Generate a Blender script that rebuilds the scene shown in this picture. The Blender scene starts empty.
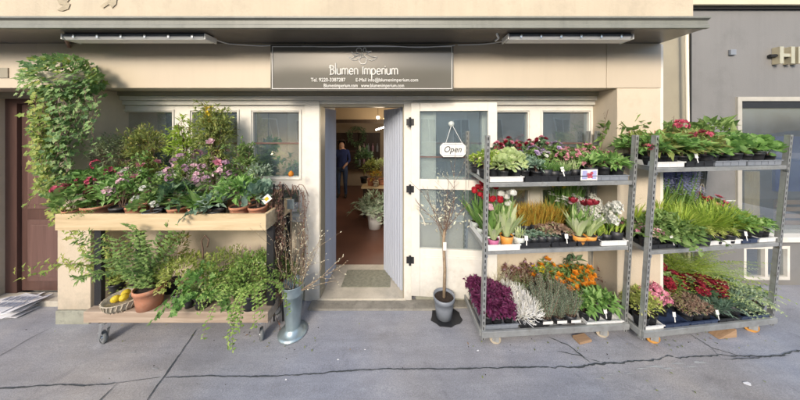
import bpy, math, random
from mathutils import Vector, Matrix, Euler
R = math.radians
C = bpy.context.scene.collection
scn = bpy.context.scene
# ------------------------------------------------------------------ camera, light
F = 227.0; CH = 1.88; HY = 127.0        # focal length and horizon of the photograph in its own pixels (800 wide)
cam_d = bpy.data.cameras.new('camera'); cam = bpy.data.objects.new('camera', cam_d); C.objects.link(cam)
cam.location = (0, 0, CH); cam.rotation_euler = (R(90), 0, 0)
cam_d.sensor_width = 36; cam_d.lens = 36*F/800; cam_d.shift_y = -(200-HY)/800
cam_d.clip_start = 0.05; cam_d.clip_end = 500
scn.camera = cam
SUN_EL, SUN_AZ = 27, -16                # azimuth: degrees from straight behind the camera, negative = from the left
world = bpy.data.worlds.new('World'); scn.world = world; world.use_nodes = True
nt = world.node_tree
sky = nt.nodes.new('ShaderNodeTexSky'); sky.sky_type = 'NISHITA'; sky.sun_disc = False
sky.sun_elevation = R(SUN_EL); sky.sun_rotation = R(180 - SUN_AZ); sky.air_density = 1.0; sky.dust_density = 2.5
bg = nt.nodes['Background']; nt.links.new(sky.outputs[0], bg.inputs[0]); bg.inputs[1].default_value = 0.15
sd = bpy.data.lights.new('sun', 'SUN'); sun = bpy.data.objects.new('sun', sd); C.objects.link(sun)
sd.energy = 1.2; sd.angle = R(16.0); sd.color = (1.0, 0.92, 0.81)
sdir = Vector((math.sin(R(SUN_AZ))*math.cos(R(SUN_EL)), -math.cos(R(SUN_AZ))*math.cos(R(SUN_EL)), math.sin(R(SUN_EL))))
sun.rotation_euler = sdir.to_track_quat('Z', 'Y').to_euler()
scn.view_settings.view_transform = 'Standard'; scn.view_settings.look = 'None'
scn.view_settings.gamma = 1; scn.view_settings.exposure = 1.13; scn.view_settings.use_curve_mapping = False
scn.render.engine = 'CYCLES'
scn.cycles.max_bounces = 8; scn.cycles.transparent_max_bounces = 16; scn.cycles.use_denoising = True

# ------------------------------------------------------------------ helpers
def P(px, py, Y): return Vector(((px-400)/F*Y, Y, CH-(py-HY)/F*Y))
def X(px, Y): return (px-400)/F*Y
def Z(py, Y): return CH-(py-HY)/F*Y
def gz(Y): return 0.045*(Y-2.47) if Y < 2.47 else 0.0

class G:
    def __init__(s): s.v = []; s.f = []; s.m = []; s.cm = 0
    def add(s, vs, fs):
        b = len(s.v); s.v.extend([tuple(v) for v in vs]); s.f.extend([tuple(b+i for i in f) for f in fs]); s.m.extend([s.cm]*len(fs))
    def box(s, x0, x1, y0, y1, z0, z1, M=None):
        vs = [Vector(c) for c in ((x0,y0,z0),(x1,y0,z0),(x1,y1,z0),(x0,y1,z0),(x0,y0,z1),(x1,y0,z1),(x1,y1,z1),(x0,y1,z1))]
        if M is not None: vs = [M@v for v in vs]
        s.add(vs, [(0,3,2,1),(4,5,6,7),(0,1,5,4),(1,2,6,5),(2,3,7,6),(3,0,4,7)])
    def tube(s, pts, r0, r1=None, n=5, cap=True):
        if r1 is None: r1 = r0
        pts = [Vector(p) for p in pts]; k = len(pts); vs = []
        for i, p in enumerate(pts):
            d = (pts[min(i+1,k-1)]-pts[max(i-1,0)])
            if d.length < 1e-9: d = Vector((0,0,1))
            d.normalize(); a = d.orthogonal().normalized() if i == 0 else (a - d*a.dot(d)).normalized()
            b = d.cross(a); r = r0+(r1-r0)*i/(k-1)
            for j in range(n):
                t = 2*math.pi*j/n; vs.append(p+(a*math.cos(t)+b*math.sin(t))*r)
        fs = [(i*n+j, i*n+(j+1)%n, (i+1)*n+(j+1)%n, (i+1)*n+j) for i in range(k-1) for j in range(n)]
        if cap: fs += [tuple(range(n))[::-1], tuple((k-1)*n+j for j in range(n))]
        s.add(vs, fs)
    def lathe(s, prof, n=20, c=(0,0,0), M=None):
        vs = []; c = Vector(c)
        for r, z in prof:
            for j in range(n):
                t = 2*math.pi*j/n; v = Vector((r*math.cos(t), r*math.sin(t), z)); vs.append((M@v if M is not None else v)+c)
        k = len(prof)
        fs = [(i*n+j, i*n+(j+1)%n, (i+1)*n+(j+1)%n, (i+1)*n+j) for i in range(k-1) for j in range(n)]
        s.add(vs, fs)
    def poly(s, pts, ext):        # closed flat polygon (list of Vectors) extruded by ext
        n = len(pts); ext = Vector(ext)
        s.add([Vector(p) for p in pts]+[Vector(p)+ext for p in pts], [tuple(range(n)), tuple(range(2*n-1, n-1, -1))]+[(i, i+n, (i+1)%n+n, (i+1)%n) for i in range(n)])
    def leaf(s, b, d, nrm, L, W, bend=0.25, fold=0.25):
        # pointed leaf: folded at the midrib, drooping at the tip
        d = d.normalized(); side = d.cross(nrm)
        if side.length < 1e-4: side = d.orthogonal()
        side.normalize(); up = side.cross(d)
        m = b+d*L*0.45; t = b+d*L-up*L*bend; k = up*W*fold
        s.add([b, m+side*W*0.5+k, m-side*W*0.5+k, t, m], [(0,4,1),(1,4,3),(0,2,4),(2,3,4)])
    def blade(s, b, d, L, W, bend=0.3, seg=4, flat=None, fold=0.0):
        d = d.normalized(); h = Vector((d.x, d.y, 0))
        if h.length < 1e-3: a = random.random()*6.28; h = Vector((math.cos(a), math.sin(a), 0))
        h.normalize(); side = flat if flat is not None else Vector((-h.y, h.x, 0))
        p = Vector(b); vs = []; dd = d.copy()
        for i in range(seg+1):
            t = i/seg; w = W*(0.55+0.9*t if t < 0.5 else 1.0*(1-((t-0.5)/0.5)**2))
            w = max(w, W*0.06)
            nn = side.cross(dd)
            vs += [p-side*w/2+nn*w*fold, p+side*w/2+nn*w*fold]
            dd = (dd+(h*0.6-Vector((0,0,1)))*bend/seg).normalized(); p = p+dd*L/seg
        s.add(vs, [(2*i, 2*i+1, 2*i+3, 2*i+2) for i in range(seg)])
    def round_leaf(s, b, d, nrm, Rr, n=6, cup=0.2):
        d = d.normalized(); side = d.cross(nrm)
        if side.length < 1e-4: side = d.orthogonal()
        side.normalize(); up = side.cross(d); c = b+d*Rr
        vs = [c-up*Rr*cup]
        for j in range(n):
            t = 2*math.pi*j/n; rr = Rr*(1+0.12*random.uniform(-1,1)); vs.append(c+(d*math.cos(t)+side*math.sin(t))*rr)
        s.add(vs, [(0, 1+j, 1+(j+1)%n) for j in range(n)])
    def ivy_leaf(s, b, d, nrm, L):
        d = d.normalized(); side = d.cross(nrm)
        if side.length < 1e-4: side = d.orthogonal()
        side.normalize(); up = side.cross(d)
        o = [(0,0,0),(-.1,.42,.05),(.3,.30,.02),(.45,.52,-.05),(.62,.2,0),(1.0,0,-.12),(.62,-.2,0),(.45,-.52,-.05),(.3,-.30,.02),(-.1,-.42,.05)]
        vs = [b+(d*(.35)+up*-0.08)*L]+[b+(d*x+side*y+up*z)*L for x, y, z in o]
        s.add(vs, [(0, 1+j, 1+(j+1)%10) for j in range(10)])
    def mesh(s, name, mats, smooth=False):
        me = bpy.data.meshes.new(name); me.from_pydata(s.v, [], s.f)
        if not isinstance(mats, (list, tuple)): mats = [mats]
        for m in mats: me.materials.append(m)
        if len(mats) > 1: me.polygons.foreach_set('material_index', s.m)
        if smooth: me.polygons.foreach_set('use_smooth', [True]*len(me.polygons))
        me.update(); return me
    def obj(s, name, mats, parent=None, smooth=False, bevel=0):
        o = bpy.data.objects.new(name, s.mesh(name, mats, smooth)); C.objects.link(o)
        if parent is not None: o.parent = parent
        if bevel:
            m = o.modifiers.new('bevel', 'BEVEL'); m.width = bevel; m.segments = 2; m.limit_method = 'ANGLE'
        return o

def tag(o, label=None, cat=None, group=None, kind=None):
    if label: o['label'] = label
    if cat: o['category'] = cat; o['kind'] = 'thing'
    if group: o['group'] = group
    if kind: o['kind'] = kind
    return o
def thing(name, label, cat, loc=(0,0,0), rot=(0,0,0), group=None):
    o = bpy.data.objects.new(name, None); C.objects.link(o); o.location = loc; o.rotation_euler = rot
    o.empty_display_size = 0.1
    return tag(o, label, cat, group)
def copy_tree(o, parent=None):
    c = o.copy(); C.objects.link(c)
    if parent is not None: c.parent = parent
    for ch in o.children: copy_tree(ch, c)
    return c
def jit(a): return Vector((random.uniform(-a,a), random.uniform(-a,a), random.uniform(-a,a)))
def rdir():
    while True:
        v = jit(1)
        if 0.05 < v.length < 1: return v.normalized()

# ------------------------------------------------------------------ materials
def nodes(name):
    m = bpy.data.materials.new(name); m.use_nodes = True; t = m.node_tree
    return m, t, t.nodes['Principled BSDF']
def N(t, typ, **kw):
    n = t.nodes.new(typ)
    for k, v in kw.items():
        if k in n.inputs: n.inputs[k].default_value = v
        else: setattr(n, k, v)
    return n
def ramp(t, fac, stops):
    r = t.nodes.new('ShaderNodeValToRGB'); e = r.color_ramp.elements
    while len(e) < len(stops): e.new(0.5)
    for i, (p, c) in enumerate(stops):
        e[i].position = p; e[i].color = c if len(c) == 4 else (*c, 1)
    t.links.new(fac, r.inputs[0]); return r
def sc3(c, k): return tuple(min(1, x*k) for x in c[:3])
def paint(name, col, rough=0.6, var=0.18, scale=3.0, bump=0.15, bscale=60, metal=0.0, spec=0.5, stretch=(1,1,1), dirt=None, streak=0.0, grime=0.0):
    """plain surface with blotchy tone variation, fine grain and optional dirt colour"""
    m, t, b = nodes(name); L = t.links.new
    tc = t.nodes.new('ShaderNodeTexCoord'); mp = N(t, 'ShaderNodeMapping'); mp.inputs['Scale'].default_value = stretch
    L(tc.outputs['Object'], mp.inputs[0])
    n1 = N(t, 'ShaderNodeTexNoise', Scale=scale, Detail=8.0, Roughness=0.6); L(mp.outputs[0], n1.inputs['Vector'])
    r = ramp(t, n1.outputs['Fac'], [(0.3, sc3(col, 1-var)), (0.7, sc3(col, 1+var))]); out = r.outputs[0]
    if dirt:
        n3 = N(t, 'ShaderNodeTexNoise', Scale=scale*2.3, Detail=10.0, Roughness=0.7); L(mp.outputs[0], n3.inputs['Vector'])
        rr = ramp(t, n3.outputs['Fac'], [(0.52, (0,0,0)), (0.72, (1,1,1))])
        mx = N(t, 'ShaderNodeMix', data_type='RGBA'); L(rr.outputs[0], mx.inputs[0]); L(out, mx.inputs[6]); mx.inputs[7].default_value = (*dirt, 1); out = mx.outputs[2]
    if streak:       # rain runs: noise drawn out vertically
        ms = N(t, 'ShaderNodeMapping'); ms.inputs['Scale'].default_value = (5, 5, 0.35); L(tc.outputs['Object'], ms.inputs[0])
        n4 = N(t, 'ShaderNodeTexNoise', Scale=1.3, Detail=9.0, Roughness=0.68); L(ms.outputs[0], n4.inputs['Vector'])
        r4 = ramp(t, n4.outputs['Fac'], [(0.48, (1,1,1)), (0.78, (1-streak,)*3)])
        mz = N(t, 'ShaderNodeMix', data_type='RGBA', blend_type='MULTIPLY'); mz.inputs[0].default_value = 1; L(out, mz.inputs[6]); L(r4.outputs[0], mz.inputs[7]); out = mz.outputs[2]
    if grime:        # splash dirt on the lowest part of the wall, ragged by noise
        sp = t.nodes.new('ShaderNodeSeparateXYZ'); L(tc.outputs['Object'], sp.inputs[0])
        n5 = N(t, 'ShaderNodeTexNoise', Scale=5.0, Detail=9.0, Roughness=0.7); L(tc.outputs['Object'], n5.inputs['Vector'])
        ma = N(t, 'ShaderNodeMath', operation='MULTIPLY_ADD'); ma.inputs[1].default_value = 0.9; L(n5.outputs['Fac'], ma.inputs[0]); L(sp.outputs[2], ma.inputs[2])
        r5 = ramp(t, ma.outputs[0], [(0.42, (grime,)*3), (0.75, (0,0,0))])
        mg = N(t, 'ShaderNodeMix', data_type='RGBA'); L(r5.outputs[0], mg.inputs[0]); L(out, mg.inputs[6]); mg.inputs[7].default_value = (0.20,0.18,0.14,1); out = mg.outputs[2]
    L(out, b.inputs['Base Color'])
    b.inputs['Roughness'].default_value = rough; b.inputs['Metallic'].default_value = metal; b.inputs['Specular IOR Level'].default_value = spec
    if bump:
        n2 = N(t, 'ShaderNodeTexNoise', Scale=bscale, Detail=6.0); L(mp.outputs[0], n2.inputs['Vector'])
        bp = N(t, 'ShaderNodeBump', Strength=bump, Distance=0.01); L(n2.outputs['Fac'], bp.inputs['Height']); L(bp.outputs[0], b.inputs['Normal'])
    return m
def leafmat(name, c1, c2, c3=None, trans=0.3, rough=0.5):
    m, t, b = nodes(name); L = t.links.new
    g = t.nodes.new('ShaderNodeNewGeometry'); oi = t.nodes.new('ShaderNodeObjectInfo')
    a = N(t, 'ShaderNodeMath', operation='ADD'); L(g.outputs['Random Per Island'], a.inputs[0])
    k = N(t, 'ShaderNodeMath', operation='MULTIPLY_ADD'); k.inputs[1].default_value = 0.3; k.inputs[2].default_value = -0.15
    L(oi.outputs['Random'], k.inputs[0]); L(k.outputs[0], a.inputs[1])
    st = [(0.1, c1), (0.75, c2)]+([(0.97, c3)] if c3 else [])
    r = ramp(t, a.outputs[0], st); L(r.outputs[0], b.inputs['Base Color']); b.inputs['Roughness'].default_value = rough
    b.inputs['Specular IOR Level'].default_value = 0.35
    tr = t.nodes.new('ShaderNodeBsdfTranslucent'); L(r.outputs[0], tr.inputs[0])
    mx = N(t, 'ShaderNodeMixShader'); mx.inputs[0].default_value = trans
    L(b.outputs[0], mx.inputs[1]); L(tr.outputs[0], mx.inputs[2]); L(mx.outputs[0], t.nodes['Material Output'].inputs[0])
    return m
def wood(name, c1, c2, scale=14, axis=0, rough=0.6):
    m, t, b = nodes(name); L = t.links.new
    tc = t.nodes.new('ShaderNodeTexCoord'); mp = N(t, 'ShaderNodeMapping')
    s = [scale, scale, scale]; s[axis] = scale*0.07; mp.inputs['Scale'].default_value = s; L(tc.outputs['Object'], mp.inputs[0])
    n1 = N(t, 'ShaderNodeTexNoise', Scale=2.0, Detail=9.0, Roughness=0.65, Distortion=0.6); L(mp.outputs[0], n1.inputs['Vector'])
    r = ramp(t, n1.outputs['Fac'], [(0.3, c1), (0.65, c2)]); L(r.outputs[0], b.inputs['Base Color']); b.inputs['Roughness'].default_value = rough
    bp = N(t, 'ShaderNodeBump', Strength=0.3, Distance=0.004); L(n1.outputs['Fac'], bp.inputs['Height']); L(bp.outputs[0], b.inputs['Normal'])
    return m
def glass(name, ior=1.9, tint=(0.9,0.95,0.95), reflection_veil=0.085):
    m, t, b = nodes(name); L = t.links.new; t.nodes.remove(b)
    tr = t.nodes.new('ShaderNodeBsdfTransparent'); tr.inputs[0].default_value = (*tint, 1)
    gl = t.nodes.new('ShaderNodeBsdfGlossy'); gl.inputs['Roughness'].default_value = 0.015
    nz = N(t, 'ShaderNodeTexNoise', Scale=1.6, Detail=1.0); tc = t.nodes.new('ShaderNodeTexCoord'); L(tc.outputs['Object'], nz.inputs['Vector'])
    bp = N(t, 'ShaderNodeBump', Strength=0.12, Distance=0.05); L(nz.outputs['Fac'], bp.inputs['Height']); L(bp.outputs[0], gl.inputs['Normal'])
    fr = t.nodes.new('ShaderNodeFresnel'); fr.inputs[0].default_value = ior
    ge = t.nodes.new('ShaderNodeNewGeometry'); iv = N(t, 'ShaderNodeMath', operation='SUBTRACT'); iv.inputs[0].default_value = 1.0; L(ge.outputs['Backfacing'], iv.inputs[1])
    ff = N(t, 'ShaderNodeMath', operation='MULTIPLY'); L(fr.outputs[0], ff.inputs[0]); L(iv.outputs[0], ff.inputs[1])      # one reflection per pane, none on leaving it
    mx = t.nodes.new('ShaderNodeMixShader'); L(ff.outputs[0], mx.inputs[0]); L(tr.outputs[0], mx.inputs[1]); L(gl.outputs[0], mx.inputs[2])
    # pale blue veil over the pane: bright reflections painted in as diffuse colour
    df = t.nodes.new('ShaderNodeBsdfDiffuse'); df.inputs[0].default_value = (0.40,0.50,0.60,1)
    n2 = N(t, 'ShaderNodeTexNoise', Scale=3.0, Detail=8.0, Roughness=0.7); L(tc.outputs['Object'], n2.inputs['Vector'])
    r2 = ramp(t, n2.outputs['Fac'], [(0.3, (reflection_veil*0.6,)*3), (0.7, (reflection_veil*1.5,)*3)])
    m2 = t.nodes.new('ShaderNodeMixShader'); L(r2.outputs[0], m2.inputs[0]); L(mx.outputs[0], m2.inputs[1]); L(df.outputs[0], m2.inputs[2])
    L(m2.outputs[0], t.nodes['Material Output'].inputs[0]); return m
def emit(name, col, s):
    m, t, b = nodes(name); b.inputs['Emission Color'].default_value = (*col, 1); b.inputs['Emission Strength'].default_value = s
    b.inputs['Base Color'].default_value = (*col, 1); return m

M = {}
M['cream'] = paint('cream_render', (0.56,0.475,0.36), 0.75, 0.07, 1.3, 0.25, 90, dirt=(0.50,0.41,0.29), streak=0.10, grime=0.6)
M['fascia'] = paint('beige_fascia_sheet', (0.52,0.44,0.33), 0.4, 0.05, 0.9, 0.05, 20, streak=0.07)
M['upper'] = paint('weathered_beige_render', (0.50,0.43,0.32), 0.8, 0.10, 1.5, 0.3, 70, dirt=(0.42,0.36,0.27), streak=0.14)
M['plinth'] = paint('grey_green_plinth', (0.30,0.30,0.24), 0.8, 0.2, 6, 0.4, 50, dirt=(0.18,0.18,0.15))
M['white'] = paint('white_gloss_paint', (0.70,0.67,0.60), 0.35, 0.05, 4, 0.06, 30, dirt=(0.60,0.56,0.48), grime=0.35)
M['olive'] = paint('olive_trim', (0.30,0.27,0.20), 0.5, 0.08, 3, 0.05)
M['canopy'] = paint('grey_green_metal_sheet', (0.20,0.205,0.175), 0.5, 0.10, 2, 0.05, 20, stretch=(0.3,1,1), streak=0.3)
M['soffit'] = paint('brown_grey_soffit', (0.16,0.14,0.115), 0.25, 0.12, 1.5, 0.03, 15)
M['dark'] = paint('dark_gap', (0.02,0.02,0.02), 0.8, 0.1)
M['greywall'] = paint('grey_render', (0.19,0.187,0.182), 0.6, 0.05, 1.0, 0.15, 90, dirt=(0.16,0.158,0.152), streak=0.10, grime=0.4)
M['yellow_render'] = paint('pale_yellow_render', (0.56,0.51,0.38), 0.8, 0.07, 2)
M['brown'] = wood('dark_red_brown_door', (0.072,0.038,0.031), (0.115,0.06,0.048), 10, 2, 0.45)
M['brown_in'] = wood('door_panel_brown', (0.10,0.054,0.045), (0.155,0.086,0.072), 10, 2, 0.5)
M['sign'] = paint('dark_grey_brown_sign', (0.135,0.128,0.108), 0.12, 0.05, 1.2, 0.01, 8)
M['signwhite'] = paint('sign_white', (0.75,0.74,0.70), 0.4, 0.03)
M['blue_white'] = paint('pale_blue_grey_paint', (0.42,0.45,0.52), 0.35, 0.12, 5, 0.05, 20, stretch=(1,1,0.15))
M['stone'] = paint('pale_stone_threshold', (0.50,0.46,0.38), 0.45, 0.2, 5, 0.2, 60, dirt=(0.36,0.33,0.27))
M['mat'] = paint('grey_green_doormat', (0.27,0.265,0.20), 0.95, 0.25, 30, 0.8, 300)
M['concrete'] = paint('rough_concrete', (0.26,0.245,0.21), 0.9, 0.25, 7, 0.7, 60, dirt=(0.17,0.16,0.14))
M['redfloor'] = paint('red_brown_floor', (0.16,0.078,0.056), 0.4, 0.15, 2.0, 0.05)
M['inner'] = paint('beige_interior_wall', (0.42,0.34,0.25), 0.8, 0.08, 2)
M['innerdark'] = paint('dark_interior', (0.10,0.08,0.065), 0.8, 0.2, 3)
M['darkwood'] = wood('dark_stained_wood', (0.02,0.012,0.01), (0.05,0.03,0.022), 12, 2)
M['alu'] = paint('dull_galvanised_steel', (0.40,0.41,0.40), 0.42, 0.18, 9, 0.1, 80, metal=0.55, dirt=(0.30,0.29,0.26))
M['zinc'] = paint('galvanised_zinc', (0.36,0.44,0.46), 0.33, 0.2, 12, 0.05, 40, metal=0.6, stretch=(1,1,0.4))
M['blackmetal'] = paint('black_metal', (0.015,0.015,0.017), 0.5, 0.2)
M['blackplastic'] = paint('black_plastic', (0.018,0.019,0.022), 0.45, 0.2, 6, 0.05)
M['navy'] = paint('navy_plastic', (0.03,0.045,0.09), 0.4, 0.2, 6, 0.05)
M['whiteplastic'] = paint('white_plastic', (0.72,0.72,0.70), 0.4, 0.05, 6, 0.03)
M['greyplastic'] = paint('grey_plastic', (0.20,0.22,0.25), 0.45, 0.1, 6, 0.03)
M['terracotta'] = paint('terracotta', (0.46,0.20,0.115), 0.8, 0.15, 14, 0.25, 120, dirt=(0.50,0.30,0.21))
M['orangepot'] = paint('orange_pot', (0.62,0.27,0.05), 0.5, 0.08, 8, 0.03)
M['pinkpot'] = paint('pink_pot', (0.45,0.12,0.25), 0.5, 0.08, 8, 0.03)
M['clearpot'] = paint('milky_pot', (0.52,0.55,0.52), 0.3, 0.08, 8, 0.03)
M['soil'] = paint('potting_soil', (0.035,0.022,0.015), 0.95, 0.4, 60, 1.0, 200)
M['plank'] = wood('pale_pine_plank', (0.46,0.34,0.19), (0.64,0.51,0.32), 10, 0, 0.6)
M['plank2'] = wood('weathered_plank', (0.30,0.22,0.16), (0.48,0.38,0.29), 10, 0, 0.7)
M['chock'] = wood('rough_chock_wood', (0.25,0.15,0.08), (0.40,0.26,0.15), 14, 0, 0.8)
M['nylon'] = paint('worn_nylon_wheel', (0.42,0.36,0.27), 0.6, 0.2, 18, 0.2, dirt=(0.22,0.19,0.15))
M['orangewheel'] = paint('orange_nylon_wheel', (0.50,0.24,0.05), 0.6, 0.2, 18, 0.2)
M['rubber'] = paint('grey_rubber', (0.16,0.17,0.17), 0.7, 0.15, 20, 0.1)
M['chrome'] = paint('chrome', (0.6,0.62,0.62), 0.22, 0.1, 10, 0.0, metal=0.9)
M['bark'] = paint('pale_bark', (0.22,0.15,0.09), 0.9, 0.3, 25, 0.8, 60, stretch=(1,1,0.3))
M['twig'] = paint('brown_twig', (0.17,0.105,0.075), 0.85, 0.3, 30, 0.3)
M['twigpale'] = paint('pale_twig', (0.30,0.22,0.14), 0.85, 0.3, 30, 0.3)
M['paper'] = paint('newsprint', (0.72,0.72,0.74), 0.85, 0.05, 4)
M['ink'] = paint('ink_grey', (0.22,0.24,0.30), 0.85, 0.3, 30)
M['wicker'] = paint('pale_wicker', (0.48,0.42,0.32), 0.8, 0.25, 40, 0.6, 150)
M['glass'] = glass('window_glass', 3.2)
M['shopglass'] = glass('shop_glass', 3.6, (0.85,0.86,0.84))
M['pipe'] = paint('white_pipe', (0.66,0.62,0.52), 0.5, 0.05)
M['pinkpipe'] = paint('pinkish_pipe', (0.42,0.25,0.2), 0.5, 0.05)
M['gold'] = paint('brushed_gold', (0.55,0.50,0.36), 0.35, 0.1, 10, 0, metal=0.5)
M['trim'] = paint('grey_beige_window_trim', (0.42,0.40,0.35), 0.4, 0.1, 6, 0.03)
def green(n, a, b, c=None, t=0.3, r=0.5):
    kk = 1.18 if n in ('g_mid', 'g_dark', 'g_olive', 'g_ivy') else 1.0; a, b, c = sc3(a, 1.8*kk), sc3(b, 1.7*kk), (sc3(c, 1.4) if c else None)
    y_ = lambda q: (q[0]+0.30*max(0, q[1]-q[0]), q[1], q[2]+0.12*max(0, q[1]-q[0])) if q and n.startswith('g_') else q      # sage rather than emerald
    a, b, c = y_(a), y_(b), y_(c); t = min(0.45, t+0.12)
    M[n] = leafmat(n, a, b, c, t, r)
green('g_mid', (0.045,0.11,0.025), (0.11,0.21,0.05), (0.18,0.27,0.09))
green('g_dark', (0.02,0.065,0.03), (0.05,0.13,0.05), (0.09,0.18,0.08))
green('g_lime', (0.13,0.24,0.03), (0.26,0.38,0.05), (0.38,0.45,0.10), 0.35)
green('g_yellow', (0.18,0.24,0.05), (0.32,0.36,0.10), (0.45,0.44,0.18))
green('g_olive', (0.09,0.13,0.035), (0.18,0.22,0.06), (0.30,0.24,0.07))
green('g_bright', (0.05,0.16,0.03), (0.12,0.30,0.06), (0.25,0.42,0.14), 0.35)
green('g_silver', (0.11,0.18,0.11), (0.21,0.30,0.20), (0.33,0.39,0.30), 0.2)
green('g_blue', (0.06,0.14,0.09), (0.14,0.24,0.16), (0.22,0.32,0.23), 0.2)
green('g_pale', (0.24,0.33,0.14), (0.38,0.46,0.24), (0.52,0.56,0.36), 0.35)
green('g_ivy', (0.035,0.10,0.03), (0.09,0.20,0.055), (0.22,0.34,0.13), 0.3)
green('g_ivyy', (0.10,0.17,0.03), (0.20,0.28,0.06), (0.34,0.36,0.10), 0.35)
green('g_hell', (0.10,0.13,0.03), (0.17,0.22,0.06), (0.26,0.12,0.07))
green('g_drape', (0.08,0.18,0.03), (0.17,0.30,0.06), (0.30,0.40,0.12))
green('g_oliveg', (0.12,0.16,0.08), (0.22,0.27,0.15), (0.32,0.36,0.22))
green('brownleaf', (0.10,0.05,0.04), (0.18,0.09,0.07), (0.16,0.16,0.06))
green('orangegrass', (0.30,0.17,0.03), (0.42,0.30,0.06), (0.28,0.34,0.08))
green('drybed', (0.16,0.10,0.07), (0.28,0.20,0.15), (0.22,0.25,0.12))
green('beigegrass', (0.36,0.33,0.24), (0.50,0.48,0.36), None, 0.2)
green('whitewire', (0.48,0.47,0.42), (0.66,0.65,0.60), None, 0.2)
def petal(n, a, b, t=0.3): M[n] = leafmat(n, a, b, None, t, 0.55)
petal('p_magenta', (0.09,0.016,0.055), (0.19,0.035,0.11)); petal('p_red', (0.32,0.01,0.02), (0.52,0.025,0.04))
petal('p_darkred', (0.16,0.008,0.02), (0.33,0.02,0.04)); petal('p_pink', (0.58,0.16,0.25), (0.76,0.36,0.44))
petal('p_palepink', (0.62,0.36,0.42), (0.78,0.56,0.60)); petal('p_white', (0.62,0.62,0.56), (0.80,0.80,0.74))
petal('p_lilac', (0.36,0.24,0.46), (0.55,0.42,0.62)); petal('p_mauve', (0.34,0.19,0.27), (0.50,0.32,0.40))
petal('p_blue', (0.36,0.38,0.68), (0.56,0.57,0.82)); petal('p_yellow', (0.70,0.50,0.02), (0.80,0.64,0.06))
petal('p_orange', (0.55,0.14,0.01), (0.78,0.33,0.03)); petal('p_cream', (0.62,0.60,0.28), (0.75,0.72,0.42))
petal('p_rose', (0.42,0.05,0.10), (0.62,0.14,0.20))

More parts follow.
